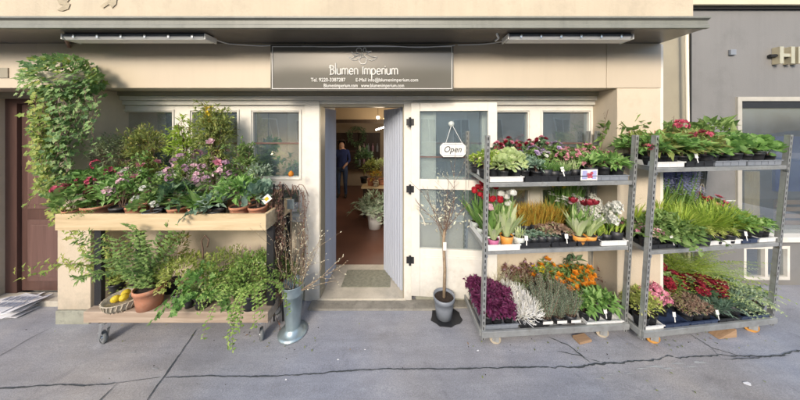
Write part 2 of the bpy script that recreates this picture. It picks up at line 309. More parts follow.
# ------------------------------------------------------------------ setting
S = 'structure'
def ground_mat():
    m, t, b = nodes('mastic_asphalt'); L = t.links.new
    tc = t.nodes.new('ShaderNodeTexCoord')
    n1 = N(t, 'ShaderNodeTexNoise', Scale=1.1, Detail=9.0, Roughness=0.62); L(tc.outputs['Object'], n1.inputs['Vector'])
    r = ramp(t, n1.outputs['Fac'], [(0.25, (0.21,0.22,0.25)), (0.5, (0.30,0.31,0.34)), (0.75, (0.39,0.385,0.39))])
    mp = N(t, 'ShaderNodeMapping'); mp.inputs['Scale'].default_value = (1.2, 7, 1); mp.inputs['Rotation'].default_value = (0,0,R(-8)); L(tc.outputs['Object'], mp.inputs[0])
    n2 = N(t, 'ShaderNodeTexNoise', Scale=1.5, Detail=10.0, Roughness=0.7); L(mp.outputs[0], n2.inputs['Vector'])
    r2 = ramp(t, n2.outputs['Fac'], [(0.35, (0.84,0.84,0.84)), (0.7, (1.1,1.1,1.1))])
    mx = N(t, 'ShaderNodeMix', data_type='RGBA', blend_type='MULTIPLY'); mx.inputs[0].default_value = 1; L(r.outputs[0], mx.inputs[6]); L(r2.outputs[0], mx.inputs[7])
    v = N(t, 'ShaderNodeTexVoronoi', Scale=17.0); L(tc.outputs['Object'], v.inputs['Vector'])        # pale grit and old gum
    r3 = ramp(t, v.outputs['Distance'], [(0.045, (1,1,1)), (0.075, (0,0,0))])
    n4 = N(t, 'ShaderNodeTexNoise', Scale=2.7, Detail=3.0); L(tc.outputs['Object'], n4.inputs['Vector'])
    r4 = ramp(t, n4.outputs['Fac'], [(0.5, (0,0,0)), (0.62, (1,1,1))])
    mm = N(t, 'ShaderNodeMath', operation='MULTIPLY'); L(r3.outputs[0], mm.inputs[0]); L(r4.outputs[0], mm.inputs[1])
    mx2 = N(t, 'ShaderNodeMix', data_type='RGBA'); L(mm.outputs[0], mx2.inputs[0]); L(mx.outputs[2], mx2.inputs[6]); mx2.inputs[7].default_value = (0.42,0.42,0.42,1)
    n6 = N(t, 'ShaderNodeTexNoise', Scale=150.0, Detail=6.0, Roughness=0.75); L(tc.outputs['Object'], n6.inputs['Vector'])
    r6 = ramp(t, n6.outputs['Fac'], [(0.33, (0.6,0.6,0.6)), (0.67, (1.35,1.35,1.35))])
    mx3 = N(t, 'ShaderNodeMix', data_type='RGBA', blend_type='MULTIPLY'); mx3.inputs[0].default_value = 0.8; L(mx2.outputs[2], mx3.inputs[6]); L(r6.outputs[0], mx3.inputs[7])
    n7 = N(t, 'ShaderNodeTexNoise', Scale=0.45, Detail=4.0, Roughness=0.5); L(tc.outputs['Object'], n7.inputs['Vector'])      # broad warm and cool patches
    r7 = ramp(t, n7.outputs['Fac'], [(0.35, (0.92,0.98,1.10)), (0.62, (1.10,1.02,0.92))])
    mx4 = N(t, 'ShaderNodeMix', data_type='RGBA', blend_type='MULTIPLY'); mx4.inputs[0].default_value = 1; L(mx3.outputs[2], mx4.inputs[6]); L(r7.outputs[0], mx4.inputs[7])
    n8 = N(t, 'ShaderNodeTexNoise', Scale=3.3, Detail=12.0, Roughness=0.78, Distortion=0.8); L(tc.outputs['Object'], n8.inputs['Vector'])   # dark spill and tyre stains
    r8 = ramp(t, n8.outputs['Fac'], [(0.55, (1,1,1)), (0.72, (0.66,0.66,0.67))])
    mx5 = N(t, 'ShaderNodeMix', data_type='RGBA', blend_type='MULTIPLY'); mx5.inputs[0].default_value = 1; L(mx4.outputs[2], mx5.inputs[6]); L(r8.outputs[0], mx5.inputs[7])
    L(mx5.outputs[2], b.inputs['Base Color'])
    rr = ramp(t, n2.outputs['Fac'], [(0.3, (0.42,)*3), (0.7, (0.72,)*3)]); L(rr.outputs[0], b.inputs['Roughness'])
    bp = N(t, 'ShaderNodeBump', Strength=0.35, Distance=0.004); L(n6.outputs['Fac'], bp.inputs['Height'])
    bp2 = N(t, 'ShaderNodeBump', Strength=0.3, Distance=0.03); L(n1.outputs['Fac'], bp2.inputs['Height']); L(bp.outputs[0], bp2.inputs['Normal']); L(bp2.outputs[0], b.inputs['Normal'])
    return m
M['pave'] = ground_mat()
M['road'] = paint('road_asphalt', (0.06,0.06,0.063), 0.85, 0.2, 2, 0.6, 120)
g = G(); g.add([(-200,-200,-0.62),(200,-200,-0.62),(200,200,-0.62),(-200,200,-0.62)], [(0,1,2,3)]); tag(g.obj('ground', M['road']), kind=S)
g = G(); n = 24
g.add([(-9,2.47,0),(9,2.47,0),(9,9,0.0),(-9,9,0.0),(-9,-1.2,gz(-1.2)),(9,-1.2,gz(-1.2)),(-9,-1.2,-0.6),(9,-1.2,-0.6)], [(0,1,2,3),(4,5,1,0),(6,7,5,4)])
pv = g.obj('pavement', M['pave']); tag(pv, kind=S)
g = G(); g.box(-9,9,-1.36,-1.203,-0.6,gz(-1.2)+0.004); tag(g.obj('kerb', M['concrete'], bevel=0.01), kind=S)
g = G(); g.box(-40,40,-9.5,-1.363,-0.6,-0.30); tag(g.obj('road', M['road']), kind=S)
g = G(); g.box(-40,40,-13,-9.503,-0.6,-0.17); tag(g.obj('far_pavement', M['concrete']), kind=S)
# joints and cracks in the asphalt: thin sunken-looking sealed lines, 4 mm above the sheet
M['crack'] = paint('dark_joint', (0.06,0.068,0.072), 0.9, 0.3, 20, 0.4)
def gp(px, py, lift=0.0):
    # pavement point seen at a photo pixel
    k = (py-HY)/F; Y = (CH+0.045*2.47)/(k+0.045)
    if Y > 2.47: Y = CH/k
    return Vector((X(px, Y), Y, gz(Y)+lift))
def crack(pts, w, name='pavement_joint', rough=0.4, m='crack', seed=1, lift=0.004):
    random.seed(seed); P3 = [gp(*p, lift) for p in pts]; line = []
    for a, b in zip(P3[:-1], P3[1:]):
        k = max(2, int((b-a).length/0.018))
        for i in range(k): line.append(a.lerp(b, i/k))
    line.append(P3[-1]); vs = []; k = len(line); wk = 0.0; ww = w*0.6
    for i, p in enumerate(line):
        d = (line[min(i+1,k-1)]-line[max(i-1,0)]).normalized(); s = Vector((-d.y, d.x, 0)).normalized()
        wk = wk*0.86+random.uniform(-1,1)*w*rough*0.55; ww = ww*0.7+0.3*w*0.62*random.uniform(1-2*rough, 1+2*rough); ww = max(ww, w*.12)*(0.3 if i in (0, k-1) else 1); o = s*wk
        for q in (p+o-s*ww/2, p+o+s*ww/2): vs.append((q.x, q.y, gz(q.y)+lift))
    g = G(); g.add(vs, [(2*i, 2*i+2, 2*i+3, 2*i+1) for i in range(k-1)])
    o = g.obj(name, M[m]); tag(o, kind=S); return o
crack([(-60,393),(0,389.5),(60,386),(115,383.5)], 0.013, seed=2)
crack([(115,383.5),(160,378)], 0.005, seed=3, lift=0.0045)
crack([(163,377.5),(220,377),(270,376.5),(330,372.5),(400,370),(470,369),(550,367.5)], 0.013, seed=4)
crack([(196,330),(180,354),(164,377),(147,401),(136,418)], 0.013, seed=5, lift=0.0055)
crack([(117,384),(100,401),(92,412)], 0.012, seed=6, lift=0.006)
crack([(55,326),(28,340),(0,356),(-30,372)], 0.008, seed=7)
crack([(550,367.5),(597,364),(640,360),(675,358)], 0.016, rough=0.7, seed=8, lift=0.0048)
crack([(675,358),(719,355),(769,357),(800,351),(840,345)], 0.014, rough=0.7, seed=9, lift=0.0052)
crack([(549,338),(569,347),(590,363.5)], 0.016, rough=0.7, seed=10, lift=0.0056)
crack([(557,352),(575,355),(600,362)], 0.008, rough=0.9, seed=11, lift=0.006)
crack([(684,331),(712,348),(740,356.5)], 0.008, rough=0.6, seed=12, lift=0.0064)
crack([(712,349),(722,360),(760,359)], 0.006, rough=0.9, seed=13, lift=0.0068)
crack([(735,350),(752,360),(790,356)], 0.005, rough=0.9, seed=15, lift=0.0072)
crack([(318,308.5),(350,308),(380,309),(405,306.5),(432,306)], 0.009, rough=0.7, seed=14)
M['pale_scrape'] = paint('pale_cement_smear', (0.36,0.37,0.37), 0.9, 0.2, 20, 0.3)
def scrape(cx, cy, w, h, seed, slant=0):
    random.seed(seed); pts = []
    for i in range(14):
        t = 2*math.pi*i/14; r = random.uniform(0.5,1.1); pts.append(gp(cx+math.cos(t)*w*r+math.sin(t)*slant, cy+math.sin(t)*h*r, 0.0036))
    g = G(); g.add(pts, [tuple(range(13,-1,-1))]); tag(g.obj('cement_smear', M['pale_scrape']), kind=S)
random.seed(5)
for cx, cy, w, h in ((655,367,11,1.3),(668,369,9,1),(641,369,7,.8),(630,374,6,.7),(610,375,4,.6),(678,364,8,1),(700,363,8,1.6),(690,367,9,.9),(600,379,7,.6),(132,353,4,.8),(155,369,3,.7),(579,378,2,.7),(90,346,3,.6),(62,341,4,.5),(112,361,3,.5)):
    scrape(cx, cy, w, h, random.random(), random.uniform(-3,3))
# raised strip of rough concrete along the foot of the shop front
g = G(); g.box(-0.95,0.45,2.33,2.468,-0.02,0.012); g.box(0.45,2.05,2.36,2.468,-0.02,0.008)
tag(g.obj('concrete_strip', M['concrete'], bevel=0.004), kind=S)
# ------------------------------------------------------------------ the flower shop building
YW, YP, YU, YC = 2.47, 2.19, 1.95, 1.84       # shop front, pilasters and fascia, upper wall, canopy edge
XR = 2.518                                    # right corner of the building
shop = thing('shop_building', 'cream rendered building with a dark sign board, white shop windows and an open door', 'building', (0, YW, 0))
shop.location = (0,0,0)
def bx(name, mat, *boxes, parent=shop, bevel=0.0, label=None):
    g = G()
    for b in boxes: g.box(*b)
    o = g.obj(name, M[mat], parent, bevel=bevel)
    if label: o['label'] = label
    return o
ZF0, ZF1 = 2.256, 2.687
bx('upper_wall', 'upper', (-9,XR,YU,2.7,2.80,6.3))
bx('fascia', 'fascia', (-9,-3.505,YP,2.44,ZF0,ZF1),(-3.502,-0.92,YP-0.002,2.44,ZF0,ZF1),(-0.917,1.99,YP,2.44,ZF0,ZF1),(1.994,XR,YP-0.001,2.44,ZF0,ZF1), bevel=0.003)
bx('wall', 'inner', (-9,XR,2.443,2.58,2.215,2.80))
cn = bx('canopy', 'soffit', (-9,2.508,YC+0.03,YP+0.4,ZF1+0.001,ZF1+0.075))
g = G()
prof = [(YC+0.028,ZF1-0.003),(YC,ZF1-0.003),(YC,ZF1+0.02),(YC+0.012,ZF1+0.032),(YC+0.012,ZF1+0.062),(YC-0.008,ZF1+0.075),(YC-0.008,ZF1+0.088),(YC+0.028,ZF1+0.088)]
g.poly([Vector((-9,y,z)) for y, z in prof], (9+2.513,0,0))
g.obj('canopy_edge', M['canopy'], cn)
bx('pilaster', 'cream', (-3.31,-2.99,YP+0.003,2.9,0.115,ZF0-0.002), bevel=0.004)
bx('pilaster', 'cream', (2.10,XR,YP+0.003,2.9,0.115,ZF0-0.002), bevel=0.004)
bx('pilaster_plinth', 'plinth', (-3.31,-2.985,YP-0.012,2.9,-0.06,0.113), bevel=0.006)
bx('pilaster_plinth', 'plinth', (2.10,XR+0.005,YP-0.012,2.9,-0.06,0.113), bevel=0.006)
bx('wall', 'cream', (-9,-4.35,YP,2.9,-0.06,ZF0-0.002))
bx('side_wall', 'cream', (2.20,XR-0.003,2.9,6,-0.06,6))
# low walls under the windows and their thin plinths
bx('low_wall', 'cream', (-2.99,-1.032,YW,2.60,0.10,0.86))
bx('low_wall', 'cream', (0.17,2.10,YW,2.60,0.10,0.86))
bx('low_wall_plinth', 'plinth', (-2.99,-1.032,YW-0.01,2.60,-0.05,0.098))
bx('low_wall_plinth', 'plinth', (0.17,2.10,YW-0.01,2.60,-0.05,0.098))
# header mouldings above the windows
bx('header', 'white', (-2.99,2.10,2.415,2.56,2.165,2.212),(-2.99,-0.872,2.44,2.56,2.118,2.163),(0.13,2.10,2.44,2.56,2.118,2.163), bevel=0.003)
bx('header', 'olive', (-2.99,2.10,2.40,2.442,2.214,2.254))
# window units
def window_unit(name, x0, x1, z0, z1, panes, y=YW, mat='white'):
    """panes: list of (xa, xb, za, zb); boards fill the rest, each pane sunk in its own bead"""
    g = G(); xs = sorted({x0, x1, *[p[0] for p in panes], *[p[1] for p in panes]}); zs = sorted({z0, z1, *[p[2] for p in panes], *[p[3] for p in panes]})
    for i in range(len(xs)-1):
        for j in range(len(zs)-1):
            cx, cz = (xs[i]+xs[i+1])/2, (zs[j]+zs[j+1])/2
            if any(a < cx < b and c < cz < d for a, b, c, d in panes): continue
            g.box(xs[i], xs[i+1], y, y+0.07, zs[j], zs[j+1])
    o = g.obj('window', M[mat], shop)
    gb = G()
    for a, b, c, d in panes:
        for r in ((a-.028,a-.012,c-.028,d+.028),(b+.012,b+.028,c-.028,d+.028),(a-.012,b+.012,d+.012,d+.028),(a-.012,b+.012,c-.028,c-.012)):
            gb.box(r[0], r[1], y-0.012, y-0.001, r[2], r[3])
    gb.obj('bead', M[mat], o, bevel=0.003)
    for a, b, c, d in panes:
        p = G(); p.box(a, b, y+0.03, y+0.034, c, d); p.obj('pane', M['glass'], o)
    return o
def xp(a): return X(a, YW)
def zp(a): return Z(a, YW)
ZT, ZM, ZL1, ZL0 = zp(112), zp(177), zp(190), zp(214)
cols = [(122,172),(192,237),(253,299)]
w1 = window_unit('window', -2.99, -1.034, 0.885, 2.116, [(xp(a), xp(b), z0, z1) for a, b in cols for z0, z1 in ((ZM,ZT),(ZL0,ZL1))])
cols2 = [(436,482),(497,528),(543,589)]
w2 = window_unit('window', 0.13, 2.10, 0.885, 2.116, [(xp(a), xp(b), z0, z1) for a, b in cols2 for z0, z1 in ((ZM,ZT),(ZL0,ZL1))])
gg = G()
for a, b in cols: gg.box(xp(a), xp(b), YW+0.018, YW+0.028, zp(144), zp(142.6))
gg.obj('glazing_bar', M['brown_in'], w1)
gg = G()
for a, b in cols2: gg.box(xp(a), xp(b), YW+0.018, YW+0.028, zp(144), zp(142.6))
gg.obj('glazing_bar', M['brown_in'], w2)
bx('window_sill', 'white', (-2.99,-1.034,2.425,2.55,0.862,0.883), bevel=0.004)
bx('window_sill', 'white', (0.17,2.10,2.425,2.55,0.862,0.883), bevel=0.004)
# doorway
XD0, XD1 = X(320,YW), X(404,YW)
bx('door_frame', 'white', (-1.03,XD0,2.452,2.60,0.0,2.163), (XD1,0.128,2.452,2.60,0.0,2.163), (XD0,XD1,2.455,2.60,2.128,2.163), bevel=0.003)
bx('door_frame', 'olive', (XD0,XD0+0.012,2.458,2.60,0.03,2.127),(XD1-0.012,XD1,2.458,2.60,0.03,2.127),(XD0+0.012,XD1-0.012,2.458,2.60,2.10,2.127), label='thin dark rebate round the open doorway')
th = bx('threshold', 'stone', (XD0-0.02,XD1+0.02,2.445,3.06,-0.05,0.028), bevel=0.004)
mt = G(); mt.box(-0.68,-0.115,2.62,2.93,0.030,0.036); mt.obj('doormat', M['mat'], th)
bx('door_reveal', 'blue_white', (XD0-0.03,XD0-0.001,2.60,3.05,0.028,2.30))
bx('door_reveal', 'blue_white', (XD1+0.001,XD1+0.03,2.60,3.05,0.028,2.30))
bx('wall', 'inner', (XD0,XD1,2.60,3.05,2.17,2.30), label='ceiling of the doorway')
# ribbed pale leaf standing ajar on the right of the doorway, and its ribs
def ribbed(xa, ya, xb, yb):
    a = Vector((xa,ya,0)); b = Vector((xb,yb,0)); d = (b-a); nrm = Vector((-d.y,d.x,0)).normalized(); g = G(); k = 15; vs = []
    for i in range(k+1):
        p = a+d*i/k+nrm*(0.006 if i % 2 else -0.004)
        vs += [p+Vector((0,0,0.036)), p+Vector((0,0,2.10)), p+nrm*0.012+Vector((0,0,0.036)), p+nrm*0.012+Vector((0,0,2.10))]
    fs = []
    for i in range(k):
        q = 4*i; fs += [(q,q+4,q+5,q+1),(q+2,q+3,q+7,q+6),(q+1,q+5,q+7,q+3),(q,q+2,q+6,q+4)]
    fs += [(0,1,3,2),(4*k,4*k+2,4*k+3,4*k+1)]
    g.add(vs, fs); return g
ribbed(XD1-0.015, 2.56, X(385,2.95), 2.95).obj('folding_door', M['blue_white'], shop)['label'] = 'pale blue ribbed folding leaf on the right of the doorway'
ribbed(XD0+0.002, 2.62, XD0+0.03, 3.0).obj('folding_door', M['blue_white'], shop)['label'] = 'pale blue ribbed folding leaf on the left of the doorway'
# the open glazed leaf folded back to the right
dl = bpy.data.objects.new('door', None); C.objects.link(dl); dl.parent = shop; dl.location = (0.118, 2.405, 0.09); dl.rotation_euler = (0,0,R(-4.5))
dl['label'] = 'white glazed door leaf standing wide open against the window'
W_, H_ = 0.885, 2.045
def dz(py): return Z(py, 2.37)-0.09
za, zb_, zc, zd, ze = dz(250), dz(190), dz(180), dz(111), H_
g = G(); st = 0.092
g.box(0,st,0,0.045,0,H_); g.box(W_-st,W_,0,0.045,0,H_); g.box(st,W_-st,0,0.045,zd,H_); g.box(st,W_-st,0,0.045,0,za)
g.box(st,W_-st,0.004,0.041,zc,zb_) if zc < zb_ else g.box(st,W_-st,0.004,0.041,zb_,zc)
dfr = g.obj('door_leaf', M['white'], dl, bevel=0.004)
g = G()
for z0, z1 in ((zc,zd),(za,zb_)): g.box(st,W_-st,0.02,0.024,z0,z1)
g.obj('glass', M['glass'], dl)
g = G(); g.box(st,W_-st,0.016,0.03,dz(158),dz(156.8)); g.obj('glazing_bar', M['brown_in'], dl)
g = G(); g.box(st+0.03,W_-st-0.03,-0.006,-0.001,0.07,za-0.06); g.box(st+0.05,W_-st-0.05,-0.010,-0.0065,0.09,za-0.08); g.obj('kick_panel', M['white'], dl, bevel=0.002)
g = G(); g.tube([(W_-0.045,-0.001,1.0),(W_-0.045,-0.05,1.0),(W_-0.17,-0.055,1.0)],0.009,n=8); g.box(W_-0.065,W_-0.025,-0.008,-0.001,0.92,1.08); g.obj('handle', M['chrome'], dl)
for z in (dz(122), dz(190), dz(262)):
    g = G(); g.tube([(-0.012,-0.012,z-0.05),(-0.012,-0.012,z+0.05)],0.012,n=8); g.box(-0.05,0.03,-0.006,-0.001,z-0.035,z+0.035); g.obj('hinge', M['blackmetal'], dl)
g = G(); g.tube([(0.15,2.45,1.07),(0.15,2.41,1.07),(0.24,2.36,0.93),(0.26,2.35,0.86)],0.006,n=6); g.obj('door_stay', M['pipe'], shop)
# side entrance at the left
bx('door_frame', 'brown', (-4.36,-4.22,2.50,2.60,0.03,2.256),(-3.60,-3.28,2.50,2.60,0.03,2.256),(-4.22,-3.60,2.50,2.60,2.14,2.256), label='dark red-brown frame of the side entrance')
bx('door_frame', 'olive', (-4.40,-3.28,2.44,2.50,2.19,2.254), label='beige lintel board over the side entrance')
dr = bx('door', 'brown', (-4.218,-3.602,2.53,2.57,0.06,2.138), label='dark red-brown panelled wooden side door')
for z0, z1 in ((0.97,2.05),(0.17,0.85)):
    g = G(); g.box(-4.13,-3.69,2.515,2.531,z0,z1); g.box(-4.08,-3.74,2.505,2.516,z0+0.05,z1-0.05); g.obj('panel', M['brown_in'], dr, bevel=0.005)
g = G(); g.tube([(-3.64,2.53,1.03),(-3.64,2.48,1.03),(-3.74,2.475,1.03)],0.009,n=8); g.obj('handle', M['chrome'], dr)
random.seed(3); g = G()
for i in range(5):
    a = Vector((-4.04+i*0.05, 2.503, 1.93-random.random()*0.12)); g.tube([a, a+Vector((0.02,0,-0.03)), a+Vector((0.01,0,-0.07))], 0.003, n=4)
g.obj('scribble', M['p_palepink'], dr)
bx('door_step', 'stone', (-4.34,-3.315,2.38,2.52,-0.02,0.05), bevel=0.006)
bx('wall', 'innerdark', (-4.4,-3.0,2.7,2.75,0,2.3))
# number plate on the fascia at the left edge
bx('number_plate', 'olive', (X(0,YP),X(9,YP),YP-0.008,YP-0.001,Z(78,YP),Z(68,YP)))
# peeling patches on the upper wall: flaking paint showing plaster beneath
def patch(poly, mat, y, parent=shop, name='flaked_patch'):
    g = G(); g.poly([Vector((X(a,y), y, Z(b,y))) for a, b in poly], (0,0.004,0)); return g.obj(name, M[mat], parent)
M['flake'] = paint('flaked_plaster', (0.36,0.31,0.22), 0.9, 0.2, 12, 0.3)
patch([(57,0),(59,4),(63,5),(60,8),(57,10),(62,11),(68,9),(70,4),(67,2),(71,-3),(60,-4)], 'flake', YU-0.006)
patch([(100,6),(106,2),(110,-2),(117,-3),(116,4),(112,8),(109,4),(103,8)], 'flake', YU-0.006)
# thin line, cable and round pipe details at the right corner
bx('corner_bead', 'white', (XR+0.002,XR+0.045,YP+0.02,YP+0.06,0,ZF1-0.002))
# ---------- interior
bx('floor', 'redfloor', (-4.2,2.2,3.06,9,-0.03,0.022))
bx('floor', 'concrete', (-4.2,-0.93,2.60,3.058,-0.03,0.02),(0.09,2.2,2.60,3.058,-0.03,0.02), label='window display floor')
bx('wall', 'inner', (-4.3,2.2,7.2,7.3,0,2.9), label='back wall of the shop')
bx('wall', 'inner', (-2.2,-2.1,3.06,7.2,0,2.9), (0.9,1.0,3.06,7.2,0,2.9), label='side walls of the shop')
bx('ceiling', 'inner', (-4.3,2.2,2.59,7.3,2.72,2.80))
bx('beam', 'inner', (-2.1,0.9,4.6,4.9,2.02,2.71)); bx('beam', 'darkwood', (-2.1,0.9,4.56,4.599,1.96,2.03))
bx('partition', 'inner', (-4.3,-0.93,3.2,3.26,0,2.71),(0.1,2.2,3.2,3.26,0,2.71), label='beige partition behind the window displays')
bx('display_ledge', 'inner', (-2.95,-0.95,2.64,3.0,0.78,0.82),(0.15,2.08,2.64,3.0,0.78,0.82))

# ---------- canopy fittings
def strip_light(x0, x1, label):
    t = thing('strip_light', label, 'strip light', ((x0+x1)/2, YC+0.15, ZF1), group='strip lights under the canopy'); L = (x1-x0)/2
    g = G(); g.box(-L,L,-0.045,0.045,-0.012,-0.001); g.obj('mount', M['blackmetal'], t)
    g = G(); pr = [(-0.06,-0.036),(-0.05,-0.012),(0.05,-0.012),(0.06,-0.036)]
    g.poly([Vector((-L,y,z)) for y, z in pr], (2*L,0,0)); g.obj('housing', M['greyplastic'], t)
    g = G(); pr = [(-0.058,-0.037),(-0.045,-0.058),(0.045,-0.058),(0.058,-0.037)]
    g.poly([Vector((-L+0.01,y,z)) for y, z in pr], (2*L-0.02,0,0)); g.obj('diffuser', M['whiteplastic'], t)
    for i in range(6):
        g = G(); x = -L+0.1+i*(2*L-0.2)/5; g.box(x-0.008,x+0.008,-0.064,-0.0605,-0.048,-0.02); g.obj('clip', M['chrome'], t)
    for s in (-1,1):
        g = G(); g.box(*((-L-0.01,-L) if s < 0 else (L,L+0.01)),-0.06,0.06,-0.059,-0.012); g.obj('end_cap', M['whiteplastic'], t)
YL = YC+0.15
strip_light(X(72,YL), X(210,YL), 'long white strip light under the canopy at the left, above the ivy')
strip_light(X(506,YL), X(626,YL), 'long white strip light under the canopy at the right, above the racks')
def cable(pts, r, name, mat, label):
    g = G(); pts = [Vector(p) for p in pts]; out = []
    for a, b in zip(pts[:-1], pts[1:]):
        for i in range(5): out.append(a.lerp(b, i/5))
    out.append(pts[-1])
    for _ in range(2): out = [out[0]]+[(out[i-1]+out[i]*2+out[i+1])/4 for i in range(1,len(out)-1)]+[out[-1]]
    g.tube(out, r, n=6); o = g.obj(name, M[mat], smooth=True); return tag(o, label, 'cable' if 'cable' in name else 'pipe')
cable([P(209,38,YL+.03),P(216,40,2.05),P(228,44,2.15),P(260,46,2.17),P(272,45.5,2.17),P(330,47,2.15),P(380,45.5,2.15),P(420,47.5,2.15),P(455,45.5,2.15)],0.005,'cable','whiteplastic','thin pale cable sagging along the top of the dark sign board')
cable([P(507,41,YL+.02),P(499,42,2.08),P(494,43,2.15),P(480,44.5,2.17),P(458,45,2.17)],0.005,'cable','whiteplastic','short pale cable running left from the right-hand strip light')
cable([P(73,38,1.99),P(70,35,2.02),P(67,36,2.06),P(66,40,2.12),P(68,44,2.17),P(69,48,2.18)],0.013,'drain_pipe','pinkpipe','short pinkish bent pipe at the left end of the left strip light')
cable([P(497,31,1.95),P(497,35,1.97),P(499,38,2.0),P(495,41,2.02)],0.009,'cable','whiteplastic','white hooked cable end hanging from the canopy beside the right strip light')

# ---------- sign board
YS = YP-0.035
sg = thing('shop_sign', 'wide dark grey-brown sign board reading Blumen Imperium above the doorway', 'sign', (0,YS,0))
sg.location = (0,0,0)
g = G(); g.box(X(270.5,YS),X(453.5,YS),YS,YP-0.003,Z(90.5,YS),Z(44.7,YS)); g.obj('board', M['sign'], sg)
g = G(); x0,x1,z0,z1 = X(272.4,YS),X(452,YS),Z(89,YS),Z(46.5,YS); w = 0.005; yy = (YS-0.006,YS-0.001)
g.box(x0,x1,*yy,z0,z0+w); g.box(x0,x1,*yy,z1-w,z1); g.box(x0,x0+w,*yy,z0+w,z1-w); g.box(x1-w,x1,*yy,z0+w,z1-w); g.obj('border', M['signwhite'], sg)
def arc(cx, cy, rx, ry, a0, a1, n=9): return [(cx+rx*math.cos(R(a0+(a1-a0)*i/n)), cy+ry*math.sin(R(a0+(a1-a0)*i/n))) for i in range(n+1)]
GL = {'B': ([[(-.05,1.05),(-.05,1.42),(.15,1.5)],[(.15,1.5),(.15,0)],[(.0,1.5)]+arc(.3,1.17,.33,.33,90,-90)+[(.15,.84)],arc(.3,.42,.42,.42,90,-90)+[(.0,0)]], .92),
 'l': ([[(.05,0),(.05,1.9)]], .3), 'u': ([[(0,1)]+arc(.3,.32,.3,.32,180,360)+[(.6,1)],[(.6,1),(.6,0)]], .85),
 'm': ([[(0,0),(0,1)],arc(.24,.66,.24,.34,180,0)+[(.48,0)],arc(.72,.66,.24,.34,180,0)+[(.96,0)]], 1.2),
 'n': ([[(0,0),(0,1)],arc(.28,.66,.28,.34,180,0)+[(.56,0)]], .82), 'e': ([[(.02,.52)]+arc(.32,.5,.32,.5,0,320,14)], .85),
 'I': ([[(.1,0),(.1,1.2)],[(-.05,1.2),(.25,1.2)]], .38), 'p': ([[(0,1),(0,-.8)],arc(.3,.5,.32,.5,0,360,16)], .86),
 'r': ([[(0,0),(0,1)],arc(.24,.66,.24,.34,180,50)], .5), 'i': ([[(.05,0),(.05,.95)],[(.05,1.25),(.05,1.38)]], .3), ' ': ([], .5)}
tot = sum(GL[c][1] for c in 'Blumen Imperium'); u = (X(399,YS)-X(330,YS))/tot
def stroke(g, pts, r): g.tube([Vector((a, YS-0.004, b)) for a, b in pts], r, n=5)
g = G(); cx = X(330,YS); zb = Z(74.6,YS)
for ch in 'Blumen Imperium':
    for ln in GL[ch][0]: stroke(g, [(cx+a*u, zb+b*u) for a, b in ln], 0.0055)
    cx += GL[ch][1]*u
g.obj('lettering', M['signwhite'], sg)['label'] = 'white shop name Blumen Imperium'
g = G(); k = 45/800
def Lp(pts, r=0.0042): stroke(g, [(X(340+a*k,YS), Z(45+b*k,YS)) for a, b in pts], r)
Lp([(410+66*math.cos(R(a)), 278+66*math.sin(R(a))) for a in range(0,361,30)]); Lp([(340+50*math.cos(R(a)), 100+45*math.sin(R(a))) for a in range(100,400,30)], .003); Lp([(440+24*math.cos(R(a)), 92+40*math.sin(R(a))) for a in range(90,440,35)], .003)
for l in ([(155,215),(185,250),(230,272),(280,270),(330,252),(350,215)],[(155,215),(210,238),(260,215),(320,190),(380,190)],[(205,120),(220,160),(260,190),(330,186),(390,200)],[(205,120),(240,152),(320,150),(400,175)],[(385,130),(405,160),(410,210)],[(455,115),(560,120)],[(460,175),(500,140),(560,112)],[(480,160),(520,190),(590,215),(665,215)],[(665,215),(620,262),(560,280),(510,262),(480,230),(430,200)]): Lp(l)
g.obj('flower_emblem', M['signwhite'], sg)['label'] = 'white line drawing of an orchid-like flower'
def text(s, x0, x1, zbase, y, mat, parent, name, height=None, rot=None, shear=0, ext=0.0015):
    cu = bpy.data.curves.new('t', 'FONT'); cu.body = s; cu.extrude = ext; cu.shear = shear; cu.size = 1; cu.resolution_u = 3
    to = bpy.data.objects.new('t', cu); C.objects.link(to); dg = bpy.context.evaluated_depsgraph_get()
    me = bpy.data.meshes.new_from_object(to.evaluated_get(dg)); bpy.data.objects.remove(to); bpy.data.curves.remove(cu)
    xs = [v.co.x for v in me.vertices]; zs = [v.co.y for v in me.vertices]; a, b = min(xs), max(xs)
    sx = (x1-x0)/(b-a); sz = height/max(zs) if height else sx
    for v in me.vertices: q = v.co.copy(); v.co = (x0+(q.x-a)*sx, y-q.z, zbase+q.y*sz)
    me.materials.clear(); me.materials.append(M[mat]); me.name = name
    o = bpy.data.objects.new(name, me); C.objects.link(o); o.parent = parent; return o
text('Tel. 9220-3387287', X(311,YS), X(345.5,YS), Z(81.6,YS), YS-0.004, 'signwhite', sg, 'small_lettering', 0.034)
text('E-Mail info@blumenimperium.com', X(356,YS), X(418,YS), Z(81.6,YS), YS-0.004, 'signwhite', sg, 'small_lettering', 0.034)
text('Blumenimperium.com   www.blumenimperium.com', X(324,YS), X(404,YS), Z(87.2,YS), YS-0.004, 'signwhite', sg, 'small_lettering', 0.032)

